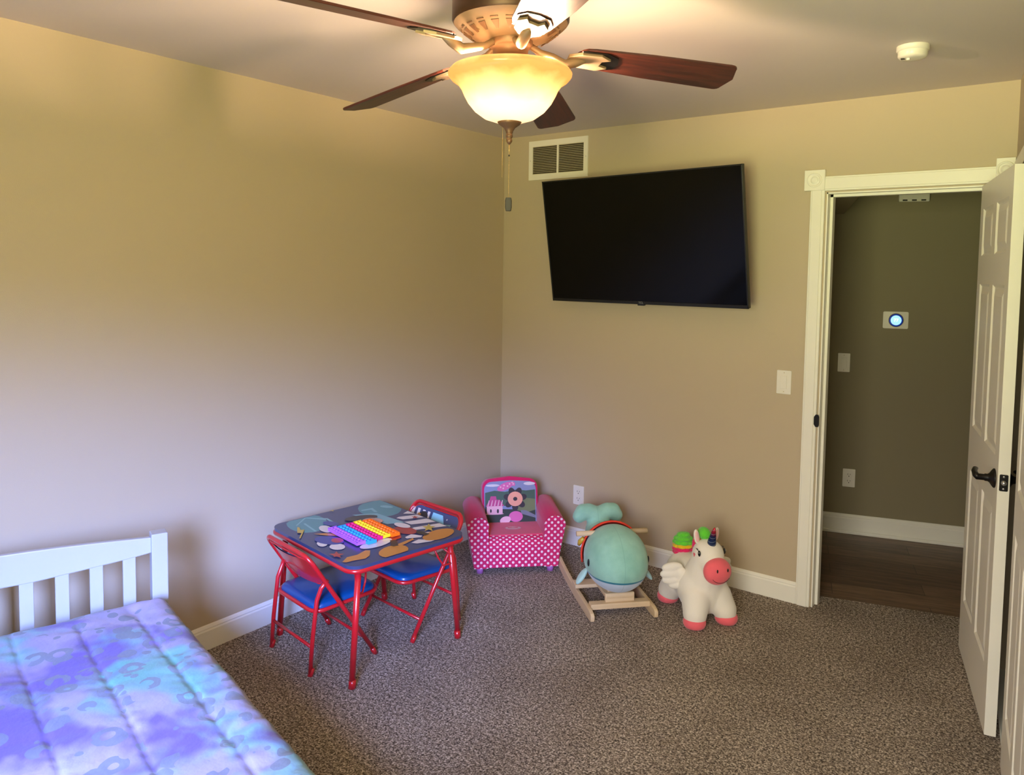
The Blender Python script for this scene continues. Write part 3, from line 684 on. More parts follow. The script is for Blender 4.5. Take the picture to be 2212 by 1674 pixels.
for v in (.09, .88): m = MB(); m.box((1.74, v-.03, 0), (1.80, v+.03, .24), 'bedwhite'); bedpart(m, 'end_leg', CT)
m = MB(); m.box((.07, .075, .285), (1.84, .90, .425), 'mattress'); bedpart(m, 'mattress', CT, .03)
# comforter (drapes over the bed): grid over length u and a cross-section parameter
def comforter():
    U = 190; L = 1.93; W = 1.0
    seams = [-.02+.0+.1345-.0+.1675*k for k in range(-0, 6)]
    seams = [.114+.1685*k for k in range(6)]
    sect = []   # (v, dz, kind) cross-section: drop on the near side, top, drop on the far side
    rr = .075
    for k in range(16): sect.append((-.020-.004*math.sin(k*.8), -.30+(.30-rr)*k/16.0))
    for k in range(10): a = R(9*k); sect.append((-.020+rr-rr*math.cos(a), -rr+rr*math.sin(a)))
    NT_ = 120
    for k in range(NT_+1): sect.append((-.020+rr+(W-2*rr+.0)*k/NT_, 0))
    for k in range(10): a = R(81-9*k); sect.append((W-.020-rr+rr*math.cos(a), -rr+rr*math.sin(a)))
    for k in range(12): sect.append((W-.020, -rr-(.25)*k/12.0))
    n = len(sect); vs = []; fs = []
    for i in range(U+1):
        u = .036+L*i/U
        ue = u-.036
        for j, (v, dz) in enumerate(sect):
            z = .492+dz
            top = 1.0 if dz > -.02 else max(0, 1+dz/.1)
            d = min(abs(v-s) for s in seams)
            start = .06+.05*math.sin(v*9.1)
            sf = min(1, max(0, (ue-start)/.06))
            groove = math.exp(-(d/.007)**2)*.0075+math.exp(-(d/.035)**2)*.003
            z += top*(.008-groove*sf)
            nz = noise.noise(Vector((u*3.1, v*3.3, .3)))*.010+noise.noise(Vector((u*9+v*3, v*8-u*2, 1.3)))*.006
            wr = noise.noise(Vector((u*26+v*9, v*6, 4.2)))*.006*math.exp(-(d/.06)**2)
            wr += noise.noise(Vector((u*30-v*14, v*3, 7.2)))*.011*max(0, 1-abs(v-.02)/.15)
            z += (nz+wr)*(top*.8+.2)
            # gather at the seam start
            dd = math.hypot(ue-.10, v-.114); z -= .022*math.exp(-(dd/.03)**2)
            # foot end rounds down
            if ue < .07: z -= .07*(1-math.sqrt(max(0, 1-(1-ue/.07)**2)))
            side = 0
            if dz < -.05 and v < .2:
                side = noise.noise(Vector((u*7, dz*4, 2.2)))*.022*min(1, -dz/.12)
            vs.append((u, v+side-0.0, z))
    for i in range(U):
        for j in range(n-1): fs.append((i*n+j, (i+1)*n+j, (i+1)*n+j+1, i*n+j+1))
    m = MB(); m.add(vs, fs, 'comforter', True)
    o = m.make('comforter', None); o.matrix_world = CT
    # E1c, E2c, z is left-handed: bake the transform and keep local offsets for the pattern
    o.matrix_world = Matrix.Identity(4); o.data.transform(Matrix.Translation(-BP) @ CT); o.location = BP
    bm = bmesh.new(); bm.from_mesh(o.data); bmesh.ops.recalc_face_normals(bm, faces=bm.faces)
    if sum(f.normal.z for f in bm.faces) < 0: bmesh.ops.reverse_faces(bm, faces=bm.faces)
    bm.to_mesh(o.data); bm.free()
    s = o.modifiers.new('thick', 'SOLIDIFY'); s.thickness = .006; s.offset = -1
    tag(o, 'purple and aqua tie-dye comforter with leopard spots, draped over the bed', 'comforter')
comforter()

# ================================================================== PLAY TABLE
TA = -.157; TZ = .489; TW, TD = .662, .578
tb = empty('play_table', (.466, -1.561, 0), TA, 'square navy printed play table with red metal legs', 'table')
top = roundrect(TW, TD, .055, 8)
m = MB(); m.prism(top, TZ-.014, TZ, 'navy')
ART=[
('teal',[(-.186,-.087),(-.155,-.11),(-.134,-.137),(-.125,-.165),(-.126,-.192),(-.14,-.215),(-.163,-.232),(-.194,-.242),(-.231,-.244),(-.27,-.237),(-.308,-.222),(-.34,-.2),(-.364,-.173),(-.376,-.144),(-.376,-.115),(-.362,-.09),(-.337,-.071),(-.302,-.062),(-.263,-.061),(-.223,-.07)]),
('teal',[(-.14,.286),(-.112,.259),(-.093,.228),(-.086,.195),(-.091,.164),(-.107,.138),(-.132,.118),(-.165,.107),(-.203,.105),(-.242,.113),(-.278,.131),(-.308,.157),(-.33,.188),(-.339,.222),(-.335,.255),(-.319,.284),(-.291,.304),(-.255,.316),(-.215,.316),(-.176,.305)]),
('pale_teal',[(-.253,-.206),(-.339,-.121),(-.25,-.053),(-.233,-.068),(-.313,-.124),(-.249,-.201)]),
('pale_teal',[(-.252,-.169),(-.254,-.159),(-.125,-.174),(-.131,-.184)]),
('pale_teal',[(-.255,-.059),(-.247,-.05),(-.175,-.057),(-.177,-.07)]),
('pale_teal',[(-.184,.266),(-.18,.258),(-.184,.247),(-.195,.236),(-.211,.228),(-.226,.225),(-.237,.228),(-.242,.236),(-.237,.247),(-.226,.258),(-.211,.266),(-.195,.269)]),
('pale_teal',[(-.246,.127),(-.238,.186),(-.172,.17),(-.181,.157),(-.22,.166),(-.23,.121)]),
('pale_teal',[(-.213,.058),(-.159,.156),(.034,.176),(.001,.103)]),
('cream',[(-.072,.243),(-.09,.282),(-.031,.299),(-.04,.275)]),
('cream',[(-.04,.181),(-.047,.201),(-.016,.283),(.032,.297),(-.003,.193)]),
('cream',[(.027,.176),(.057,.277),(.072,.306),(.121,.308),(.076,.178)]),
('cream',[(.125,.137),(.115,.164),(.147,.287),(.198,.291),(.161,.186),(.139,.136)]),
('cream',[(.181,.133),(.216,.197),(.236,.21),(.209,.139)]),
('cream',[(.19,.061),(.177,.103),(.224,.128),(.235,.111),(.208,.057)]),
('cream',[(.262,.04),(.249,.088),(.302,.131),(.304,.113),(.285,.053)]),
('orange',[(.307,-.008),(.323,-.022),(.335,-.04),(.343,-.061),(.346,-.082),(.343,-.102),(.336,-.119),(.324,-.131),(.308,-.137),(.291,-.137),(.274,-.13),(.258,-.117),(.245,-.099),(.236,-.078),(.233,-.056),(.235,-.035),(.243,-.018),(.256,-.005),(.272,.001),(.289,.0)]),
('orange',[(.269,.266),(.284,.251),(.296,.23),(.305,.205),(.309,.179),(.308,.153),(.302,.131),(.293,.114),(.28,.105),(.265,.103),(.249,.109),(.235,.122),(.222,.143),(.213,.167),(.208,.194),(.209,.221),(.214,.244),(.224,.262),(.238,.272),(.253,.274)]),
('orange',[(.252,-.297),(.222,-.243),(.226,-.197),(.207,-.148),(.22,-.133),(.266,-.167),(.282,-.197),(.27,-.238),(.266,-.275)]),
('orange',[(-.101,-.205),(-.076,-.161),(-.041,-.13),(-.003,-.128),(-.037,-.167)]),
('orange',[(.242,-.065),(.238,-.01),(.221,.08),(.24,.07),(.26,.0),(.266,-.039)]),
('red',[(.172,.14),(.18,.129),(.183,.118),(.18,.105),(.171,.093),(.158,.083),(.141,.075),(.123,.071),(.104,.07),(.088,.073),(.074,.08),(.066,.09),(.062,.102),(.065,.115),(.074,.128),(.088,.138),(.105,.146),(.124,.15),(.142,.15),(.159,.147)]),
('red',[(.149,-.0),(.142,.073),(.188,.044),(.192,.001),(.186,-.022)]),
('cream',[(.179,.003),(.19,-.007),(.199,-.025),(.206,-.046),(.21,-.07),(.209,-.094),(.206,-.116),(.199,-.134),(.19,-.146),(.179,-.151),(.167,-.149),(.156,-.139),(.147,-.123),(.14,-.102),(.136,-.078),(.135,-.053),(.139,-.03),(.146,-.011),(.155,.001),(.167,.006)]),
('cream',[(.12,-.188),(.129,-.195),(.134,-.203),(.136,-.213),(.134,-.222),(.129,-.23),(.121,-.236),(.111,-.24),(.099,-.241),(.088,-.24),(.077,-.235),(.069,-.228),(.063,-.219),(.061,-.21),(.062,-.201),(.067,-.192),(.076,-.186),(.086,-.182),(.098,-.181),(.11,-.183)]),
('cream',[(.04,-.22),(.049,-.227),(.056,-.235),(.06,-.242),(.06,-.25),(.057,-.256),(.051,-.26),(.042,-.262),(.032,-.261),(.021,-.258),(.01,-.254),(.001,-.247),(-.006,-.239),(-.01,-.231),(-.01,-.224),(-.007,-.218),(-.001,-.214),(.008,-.212),(.019,-.212),(.03,-.215)]),
('cream',[(-.086,-.121),(-.077,-.129),(-.072,-.137),(-.072,-.145),(-.076,-.153),(-.085,-.158),(-.097,-.161),(-.111,-.162),(-.126,-.16),(-.141,-.155),(-.154,-.149),(-.163,-.141),(-.169,-.132),(-.169,-.123),(-.165,-.116),(-.156,-.11),(-.143,-.107),(-.129,-.107),(-.113,-.109),(-.099,-.114)]),
('blue',[(.065,-.158),(.076,-.168),(.08,-.181),(.077,-.196),(.069,-.21),(.055,-.223),(.037,-.234),(.017,-.241),(-.004,-.244),(-.023,-.243),(-.039,-.236),(-.05,-.226),(-.055,-.213),(-.053,-.198),(-.044,-.183),(-.03,-.17),(-.011,-.159),(.009,-.152),(.031,-.149),(.05,-.151)]),
('blue',[(-.13,-.06),(-.124,-.067),(-.122,-.074),(-.124,-.083),(-.13,-.091),(-.139,-.098),(-.151,-.104),(-.165,-.107),(-.178,-.108),(-.19,-.107),(-.2,-.103),(-.206,-.096),(-.209,-.089),(-.207,-.08),(-.201,-.072),(-.191,-.064),(-.179,-.059),(-.166,-.055),(-.152,-.054),(-.14,-.056)]),
('rust',[(.052,-.154),(.059,-.159),(.064,-.166),(.065,-.174),(.064,-.181),(.06,-.188),(.054,-.193),(.046,-.196),(.036,-.197),(.027,-.195),(.018,-.191),(.011,-.186),(.006,-.179),(.005,-.171),(.006,-.164),(.01,-.157),(.016,-.152),(.025,-.149),(.034,-.148),(.044,-.15)]),
('brown',[(-.114,.13),(-.105,.12),(-.101,.105),(-.1,.085),(-.104,.063),(-.112,.041),(-.122,.021),(-.135,.004),(-.148,-.007),(-.161,-.011),(-.172,-.009),(-.181,.0),(-.186,.015),(-.187,.035),(-.183,.057),(-.176,.08),(-.165,.1),(-.152,.117),(-.138,.128),(-.125,.133)]),
('brown',[(.182,-.01),(.195,.012),(.255,-.02),(.25,-.041),(.234,-.044)]),
('brown',[(.167,.134),(.169,.152),(.23,.162),(.234,.135),(.194,.123)]),
('peach',[(-.041,.11),(-.033,.101),(-.028,.089),(-.027,.076),(-.031,.063),(-.039,.052),(-.05,.042),(-.064,.036),(-.078,.033),(-.092,.034),(-.105,.039),(-.114,.048),(-.119,.06),(-.12,.072),(-.116,.086),(-.108,.098),(-.096,.108),(-.082,.114),(-.068,.117),(-.054,.115)]),
('cream',[(.104,.154),(.109,.148),(.11,.14),(.106,.133),(.098,.126),(.087,.12),(.074,.116),(.06,.114),(.046,.115),(.034,.118),(.024,.123),(.019,.13),(.018,.137),(.022,.145),(.03,.152),(.041,.158),(.055,.162),(.069,.163),(.083,.163),(.095,.159)]),
('gold',[(-.221,-.216),(-.211,-.211),(-.178,-.224),(-.171,-.209),(-.085,-.275),(-.092,-.278),(-.14,-.24),(-.155,-.252)]),
('gold',[(.124,.24),(.158,.223),(.174,.237),(.182,.21),(.214,.191),(.186,.191),(.191,.165),(.166,.192),(.135,.195),(.148,.211)]),
('rust',[(-.005,.26),(.009,.254),(.018,.263),(.02,.25),(.034,.243),(.02,.241),(.021,.229),(.011,.24),(-.004,.239),(.004,.248)]),
('rust',[(.145,-.244),(.172,-.251),(.188,-.236),(.191,-.257),(.216,-.266),(.192,-.272),(.192,-.293),(.174,-.276),(.148,-.28),(.162,-.263)]),
('gold',[(-.346,.029),(-.33,.025),(-.321,.034),(-.319,.021),(-.304,.016),(-.319,.012),(-.318,-.0),(-.329,.01),(-.344,.008),(-.336,.018)]),
]
for i, (c, p) in enumerate(ART):
    p = [(max(-TW/2+.006, min(TW/2-.006, x)), max(-TD/2+.006, min(TD/2-.006, y))) for x, y in p]
    m.flat(p, TZ+.00012*(i+1), c)
tag(m.make('tabletop', tb), 'navy top printed with teal discs, cream stripes, stars and orange ovals')
m = MB(); rim = roundrect(TW-.008, TD-.008, .052, 8); m.tube([(x, y, TZ-.022) for x, y in rim], .010, 'redtube', 10, closed=True); m.make('rim', tb)
m = MB(); m.prism(roundrect(TW-.01, TD-.01, .05, 6), TZ-.020, TZ-.013, 'redtube'); m.make('underside', tb)
LEG = [((.292, -.235), (.298, -.268)), ((.275, .235), (.262, .298)), ((-.275, .235), (-.285, .29)), ((-.285, -.235), (-.296, -.262))]
for (tx, ty), (fx, fy) in LEG:
    m = MB(); m.tube([(tx, ty, TZ-.018), (fx, fy, .03)], .0125, 'redtube', 14); m.tube([(fx+(tx-fx)*.07, fy+(ty-fy)*.07, .034), (fx, fy, .0)], [.0140, .0152], 'redtube', 14); m.make('leg', tb)
for x in (.25, -.25):
    m = MB(); m.tube([(x, -.22, TZ-.03), (x, .22, TZ-.03)], .006, 'redtube', 8); m.make('cross_tube', tb)
for sy in (-1, 1):
    m = MB(); m.tube([(.235, sy*.16, TZ-.02), (.262, sy*.185, TZ-.10), (.272, sy*.205, TZ-.135), (.285, sy*.236, TZ-.13)], .0045, 'redtube', 8); m.make('brace', tb)
    m = MB(); m.tube([(.205, sy*.20, TZ-.02), (.255, sy*.225, TZ-.075), (.286, sy*.238, TZ-.09)], .0045, 'redtube', 8); m.make('brace', tb)
# pop-it board
pz = TZ+.0052
a, b, c_, d_ = [Vector(p) for p in ((.370, -1.673, 0), (.615, -1.733, 0), (.606, -1.520, 0), (.377, -1.493, 0))]
pop = empty('bubble_fidget_board', (.492, -1.610, TZ+.005), R(-10.5), 'rainbow striped silicone bubble fidget board lying on the play table', 'toy')
SH = [.0, .006, .0, -.006, .004]
for k, nm in enumerate(('violet', 'sky', 'magenta', 'yellow', 'tangerine')):
    wS = .041; y0 = -.1025+k*wS; x0, x1 = -.118+SH[k]+.002*k, .118+SH[k]+.001*k
    if k == 1: x1 += .012
    m = MB(); m.box((x0, y0, 0), (x1, y0+wS, .010), 'pop_'+nm); m.box((x0, y0, .010), (x0+.003, y0+wS, .014), 'pop_'+nm); m.box((x1-.003, y0, .010), (x1, y0+wS, .014), 'pop_'+nm)
    if k == 0: m.box((x0, y0, .010), (x1, y0+.003, .014), 'pop_'+nm)
    if k == 4: m.box((x0, y0+wS-.003, .010), (x1, y0+wS, .014), 'pop_'+nm)
    for r_ in range(2):
        for q in range(11):
            cx = x0+.013+q*(x1-x0-.026)/10; cy = y0+wS*(.27+.46*r_)
            m.ell((cx, cy, .010), (.0083, .0083, .0062), 'pop_'+nm, n=12, k=6)
    tag(m.make('bubble_strip', pop), {'violet': 'violet', 'sky': 'blue', 'magenta': 'magenta', 'yellow': 'yellow', 'tangerine': 'orange'}[nm]+' bubble strip')

# ================================================================== FOLDING CHAIRS
def star(cx, cy, r, rot=0, f=.42): return [(cx+(r if k % 2 == 0 else r*f)*math.cos(R(rot+90+36*k)), cy+(r if k % 2 == 0 else r*f)*math.sin(R(rot+90+36*k))) for k in range(10)]
def folding_chair(loc, rz, label):
    ch = empty('folding_chair', loc, rz, label, 'chair', 'kids folding chairs at the play table')
    W2 = .178; yb, yf, zt = -.165, .150, .492
    def on(z, x=W2): t = z/zt; return (x, yf+(yb-yf)*t, z)
    # one bent tube: foot, up, over the back, down to the other foot
    pts = [on(.012, W2+.006), on(.25), on(.40)]
    rc = .045
    for k in range(7):
        a = R(90*k/6); pts.append((W2-rc+rc*math.cos(a), 0, zt-rc+rc*math.sin(a)))
    P = []
    for p in pts: 
        if p[1] == 0: t = p[2]/zt; p = (p[0], yf+(yb-yf)*t, p[2])
        P.append(p)
    full = P+[(-x, y, z) for x, y, z in reversed(P)]
    m = MB(); m.tube(full, .0095, 'redtube', 12); m.make('main_frame', ch)
    for s in (-1, 1):
        m = MB(); x = s*(W2-.016); m.tube([(x, -.148, .010), (x, -.138, .14), (x, -.118, .30), (x, -.098, .345), (s*(W2-.002), -.078, .378)], .0090, 'redtube', 12)
        m.make('rear_leg', ch)
        for (fx, fy) in ((s*(W2+.006), yf-.004), (x, -.1485)):
            m = MB(); m.tube([(fx, fy, .0), (fx, fy+(.009 if fy < 0 else -.016), .03)], [.0112, .0106], 'redtube', 12); m.make('foot_cap', ch)
    m = MB(); m.tube([(-W2+.016, -.140, .115), (W2-.016, -.140, .115)], .0065, 'redtube', 10); m.make('rear_stretcher', ch)
    z = .085; p = on(z); m = MB(); m.tube([(-W2-.003, p[1], z), (W2+.003, p[1], z)], .0065, 'redtube', 10); m.make('front_stretcher', ch)
    # seat pad with red rim
    sp_ = roundrect(.315, .300, .045, 6, 0, .028)
    T = Matrix.Translation((0, 0, .262)) @ Matrix.Rotation(R(2.5), 4, 'X')
    m = MB(); m.tube([T @ Vector((x, y, -.006)) for x, y in roundrect(.325, .310, .05, 6, 0, .028)], .0085, 'redtube', 10, closed=True); m.prism(sp_, -.012, -.004, 'redtube', T); m.make('seat_rim', ch)
    m = MB(); n = len(sp_); rings = [(1.0, -.004), (1.0, .006), (.985, .013), (.94, .019), (.80, .023), (.4, .025)]
    vs = []
    for s_, z in rings: vs += [T @ Vector((x*s_, .028+(y-.028)*s_, z)) for x, y in sp_]
    fs = [(i*n+k, i*n+(k+1) % n, (i+1)*n+(k+1) % n, (i+1)*n+k) for i in range(len(rings)-1) for k in range(n)]+[tuple((len(rings)-1)*n+k for k in range(n))]
    m.add(vs, fs, 'bluevinyl', True); tag(m.make('seat', ch), 'blue vinyl seat pad')
    # backrest: printed front, red metal back, gently curved
    m = MB(); bw_, bh_ = .338, .150; nx = 16
    ang = math.atan2(-(yb-yf), zt)
    Tb = frame_T(on(.418, 0), (1, 0, 0), Vector((0, yb-yf, zt)).normalized(), Vector((0, zt, -(yb-yf))).normalized())   # z = towards sitter
    shape = roundrect(bw_, bh_, .05, 6)
    bend = lambda x: -.022*(1-(x/(bw_/2))**2)
    def warp(poly, off, mt, step=.01):
        # subdivide long polygon edges, triangulate via strips across x
        fine = []
        for i in range(len(poly)):
            x0, y0 = poly[i]; x1, y1 = poly[(i+1) % len(poly)]; k = max(1, int(math.hypot(x1-x0, y1-y0)/step))
            fine += [(x0+(x1-x0)*j/k, y0+(y1-y0)*j/k) for j in range(k)]
        bm = bmesh.new(); vv = [bm.verts.new((x, y, 0)) for x, y in fine]; f = bm.faces.new(vv)
        bmesh.ops.triangulate(bm, faces=[f])
        bmesh.ops.bisect_plane  # slicing keeps the curve smooth
        for kx in range(1, nx):
            xx = -bw_/2+bw_*kx/nx
            bmesh.ops.bisect_plane(bm, geom=bm.verts[:]+bm.edges[:]+bm.faces[:], plane_co=(xx, 0, 0), plane_no=(1, 0, 0))
        bm.verts.ensure_lookup_table(); bm.faces.ensure_lookup_table(); bm.normal_update()
        for i, v in enumerate(bm.verts): v.index = i
        vs = [Tb @ Vector((v.co.x, v.co.y, bend(v.co.x)+off)) for v in bm.verts]
        fs = [tuple(v.index for v in (f.verts if f.normal.z > 0 else reversed(f.verts))) for f in bm.faces]
        m.add(vs, fs, mt); bm.free()
    warp(shape, .004, 'navy')
    A = []
    for k in range(4):
        x = -.155+.032*k; A.append(('cream', [(x, -.055), (x+.016, -.055), (x-.014+.016, .055), (x-.014, .055)]))
    A += [('aqua', [(-.03, -.06), (.045, -.062), (.06, .02), (.03, .058), (-.04, .058)]), ('peach', [(-.055+.042*math.cos(R(30*k)), -.012+.034*math.sin(R(30*k))) for k in range(12)]),
          ('pale_teal', [(.045, -.062), (.105, -.06), (.112, .028), (.058, .020)]), ('brown', [(-.09+.028*math.cos(R(30*k)), .024+.026*math.sin(R(30*k))) for k in range(12)]), ('brown', [(.072+.008*math.cos(R(45*k)), -.02+.008*math.sin(R(45*k))) for k in range(8)]),
          ('brown', [(.078, -.018), (.081, -.018), (.094, .012), (.090, .012)]), ('rust', star(.134, -.006, .024, 8)), ('orange', [(-.150, -.02), (-.13, -.025), (-.105, .03), (-.12, .036)]), ('cream', star(.07, .045, .006))]
    for i, (c, p) in enumerate(A): warp([(-x, y) for x, y in p], .0042+.00015*(i+1), c)
    bp = tag(m.make('backrest', ch), 'printed backrest panel')
    m = MB(); warp(shape, -.001, 'redtube')
    bm = None
    m.tube([Tb @ Vector((x, y, bend(x)+.001)) for x, y in roundrect(bw_, bh_, .05, 10)], .0042, 'redtube', 8, closed=True)
    o = m.make('back_shell', bp); return ch
folding_chair((.385, -1.745, 0), R(-9), 'red framed folding kids chair with blue seat nearest the bed')
folding_chair((.482, -1.300, 0), R(180-7), 'red framed folding kids chair on the far side of the table, its printed back showing')
# ================================================================== PINK ARMCHAIR
AF = Vector((.700, -.714, 0)); ar = math.atan2(AF.y, AF.x)-math.pi/2     # local +Y is forward
def rootyaw(f): return math.atan2(f[1], f[0])-math.pi/2
arm = empty('armchair', (.520, -.540, 0), rootyaw((.70, -.714)), 'small pink upholstered armchair with white polka dots in the corner', 'armchair')
# in local coordinates front face lies at y=+.045, back at y=-.33 ; +x is the sitter's right = viewer's left after turning
yF = .045
m = MB(); m.box((-.152, -.27, .035), (.152, yF, .150), 'dots')
# rounded front lip
lip = [(yF, .15), (yF-.002, .165), (yF-.012, .182), (yF-.032, .193), (yF-.055, .197), (-.25, .19), (-.25, .15)]
vs = [(x, y, z) for x in (-.152, .152) for y, z in lip]; n = len(lip)
m.add(vs, [(i, i+1, i+1+n, i+n) for i in range(4)], 'dots', True); m.add(vs, [tuple(range(n)), tuple(range(2*n-1, n-1, -1))], 'dots')
o = m.make('seat_base', arm, bevel=.004)
bm = bmesh.new(); bm.from_mesh(o.data); bmesh.ops.recalc_face_normals(bm, faces=bm.faces); bm.to_mesh(o.data); bm.free()
m = MB(); m.box((-.150, -.26, .178), (.150, yF-.045, .2015), 'coral')
m.flat([(.045*math.cos(R(30*k)), -.10+.026*math.sin(R(30*k))) for k in range(12)], .2019, 'pic_palepink'); m.flat([(-.028, -.118), (0, -.110), (.028, -.118), (.028, -.098), (0, -.106), (-.028, -.098)], .2022, 'magenta_print' if 'magenta_print' in MT else 'coral')
tag(m.make('seat_cushion', arm, bevel=.002), 'coral pink seat cushion')
for s in (-1, 1):
    prof = [(.150, .035), (.150, .215)]
    cx, cz, rr = .208, .262, .060
    for k in range(13): a = R(200-20*k+0); prof.append((cx+rr*math.cos(a)*.98, cz+rr*math.sin(a)*.86))
    prof += [(.262, .235), (.240, .13), (.228, .035)]
    prof = [(s*x, z) for x, z in prof]
    T = frame_T((0, yF+.006, 0), (1, 0, 0), (0, 0, 1), (0, -1, 0))
    m = MB(); n = len(prof); D = .355
    fr = [(x, yF+.008, z) for x, z in prof]; fb = [(x, yF-.004, z) for x, z in prof]; bk = [(x*1.0, yF-D, z+.012 if z > .2 else z) for x, z in prof]
    m.add(fr+fb, [tuple(range(n))]+[(i, i+n, (i+1) % n+n, (i+1) % n) for i in range(n)], 'dots')
    o = m.make('arm_front', arm, bevel=.004); bm = bmesh.new(); bm.from_mesh(o.data); bmesh.ops.recalc_face_normals(bm, faces=bm.faces); bm.to_mesh(o.data); bm.free(); tag(o, 'polka dot arm front')
    m = MB(); m.add(fb+bk, [tuple(range(n)), tuple(range(2*n-1, n-1, -1))], 'hotpink'); m.add(fb+bk, [(i, i+n, (i+1) % n+n, (i+1) % n) for i in range(n)], 'hotpink', True)
    o = m.make('arm', arm, bevel=.006); bm = bmesh.new(); bm.from_mesh(o.data); bmesh.ops.recalc_face_normals(bm, faces=bm.faces); bm.to_mesh(o.data); bm.free()
# backrest leaning back
TBk = Matrix.Translation((0, -.205, .19)) @ Matrix.Rotation(R(13), 4, 'X')     # local: x width, z up, front face y=0
def backpoly(w, h, r, top=.012):
    P = [(-w/2, 0), (w/2, 0)]
    for k in range(7): a = R(15*k); P.append((w/2-r+r*math.cos(a), h-r+r*math.sin(a)))
    P.append((0, h+top))
    for k in range(7): a = R(90+15*k); P.append((-w/2+r+r*math.cos(a), h-r+r*math.sin(a)))
    return P
TXZ = TBk @ frame_T((0, 0, 0), (1, 0, 0), (0, 0, 1), (0, -1, 0))    # prism z -> backwards
m = MB(); m.prism(backpoly(.318, .252, .05), -.0, .085, 'hotpink', TXZ); bk = m.make('back_cushion', arm, bevel=.014, seg=3)
TF = TBk @ frame_T((0, 0, 0), (-1, 0, 0), (0, 0, 1), (0, 1, 0))     # faces forward; x runs to the viewer's right
m = MB(); P0 = backpoly(.298, .236, .045, .006); m.prism(P0, .0, .0065, 'pic_sky', TF)
def clip(poly):
    w_, h_ = .147, .234; return [(max(-w_, min(w_, x)), max(.003, min(h_, y))) for x, y in poly]
def E_(cx, cy, rx, ry, rot=0, n=20):
    c, s = math.cos(R(rot)), math.sin(R(rot)); return [(cx+rx*math.cos(2*math.pi*k/n)*c-ry*math.sin(2*math.pi*k/n)*s, cy+rx*math.cos(2*math.pi*k/n)*s+ry*math.sin(2*math.pi*k/n)*c) for k in range(n)]
PIC = [('cloud', E_(-.08, .252, .062, .010, 4)), ('cloud', E_(.03, .262, .06, .008, -3)), ('cloud', E_(.112, .222, .034, .009)), ('cloud', E_(-.10, .215, .04, .007)),
 ('hill', [(-.144, .14), (-.144, .175), (-.09, .186), (-.03, .178), (.04, .19), (.09, .183), (.144, .188), (.144, .10), (-.144, .10)]),
 ('hilllight', [(.03, .11), (.07, .145), (.144, .135), (.144, .06), (.03, .06)]), ('meadow', [(-.144, .0), (-.144, .10), (-.09, .085), (.02, .08), (.09, .06), (.144, .075), (.144, 0)]),
 ('path', [(.06, .055), (.144, .03), (.144, .045), (.09, .072), (.06, .075)]),
 ('palepink', [(-.135, .06), (-.045, .06), (-.045, .10), (-.135, .10)]), ('pinkroof', [(-.14, .10), (-.118, .135), (-.06, .135), (-.036, .10)]), ('pinkroof', [(-.118, .135), (-.112, .155), (-.082, .155), (-.078, .135)]),
 ('plum', E_(-.112, .074, .005, .010)), ('plum', E_(-.072, .072, .006, .012)), ('palepink', E_(-.09, .057, .052, .004))]
for k in range(5): x = -.132+.019*k; PIC.append(('palepink', [(x, .101), (x+.007, .101), (x+.013, .133), (x+.009, .133)]))
# a plain generic blossom with dotted leaves stands in for the printed figure
cx, cy = .028, .138
for k in range(7): a = R(51.4*k+12); PIC.append(('plum', E_(cx+.042*math.cos(a), cy+.042*math.sin(a), .026, .018, 51.4*k+12)))
PIC += [('petal', E_(cx, cy, .043, .041)), ('dot', E_(-.03, .208, .048, .020, 22)), ('dot', E_(.0, .236, .036, .015, -40)), ('dot', E_(.03, .04, .040, .030)), ('palepink', E_(-.03, .022, .032, .020, 15))]
for x, y in ((-.055, .205), (-.035, .214), (-.015, .210), (-.003, .222), (-.002, .243), (.012, .232), (-.04, .198), (.018, .222)): PIC.append(('palepink', E_(x, y, .0052, .0048, 0, 10)))
PIC.append(('plum', E_(cx, cy, .012, .011)))
for i, (c, p) in enumerate(PIC): m.flat(clip(p), .0065+.00014*(i+1), 'pic_'+c, TF)
tag(m.make('picture_panel', bk), 'printed panel with hills, striped pink house and a flower')
for x, y in ((-.192, .01), (.192, .01), (-.18, -.27), (.18, -.27)):
    m = MB(); m.lathe([(.018, 0), (.021, .036)], 'lilac', 16, c=(x, y, 0), cap=True); m.make('foot', arm)

# ================================================================== soft toys: union of blobs, voxel remeshed to one skin
def blob_body(name, blobs, mt, parent, voxel=.007, smooth=6):
    m = MB()
    for kind, *a in blobs:
        if kind == 'e': m.ell(a[0], a[1], mt, a[2] if len(a) > 2 else None, n=28, k=18)
        else: m.tube(a[0], a[1], mt, 20); [m.ell(p, (r, r, r), mt, n=20, k=12) for p, r in zip(a[0], a[1] if isinstance(a[1], (list, tuple)) else [a[1]]*len(a[0]))]
    o = m.make(name, parent); r = o.modifiers.new('skin', 'REMESH'); r.mode = 'VOXEL'; r.voxel_size = voxel; r.use_smooth_shade = True
    s = o.modifiers.new('soft', 'SMOOTH'); s.factor = .6; s.iterations = smooth; return o
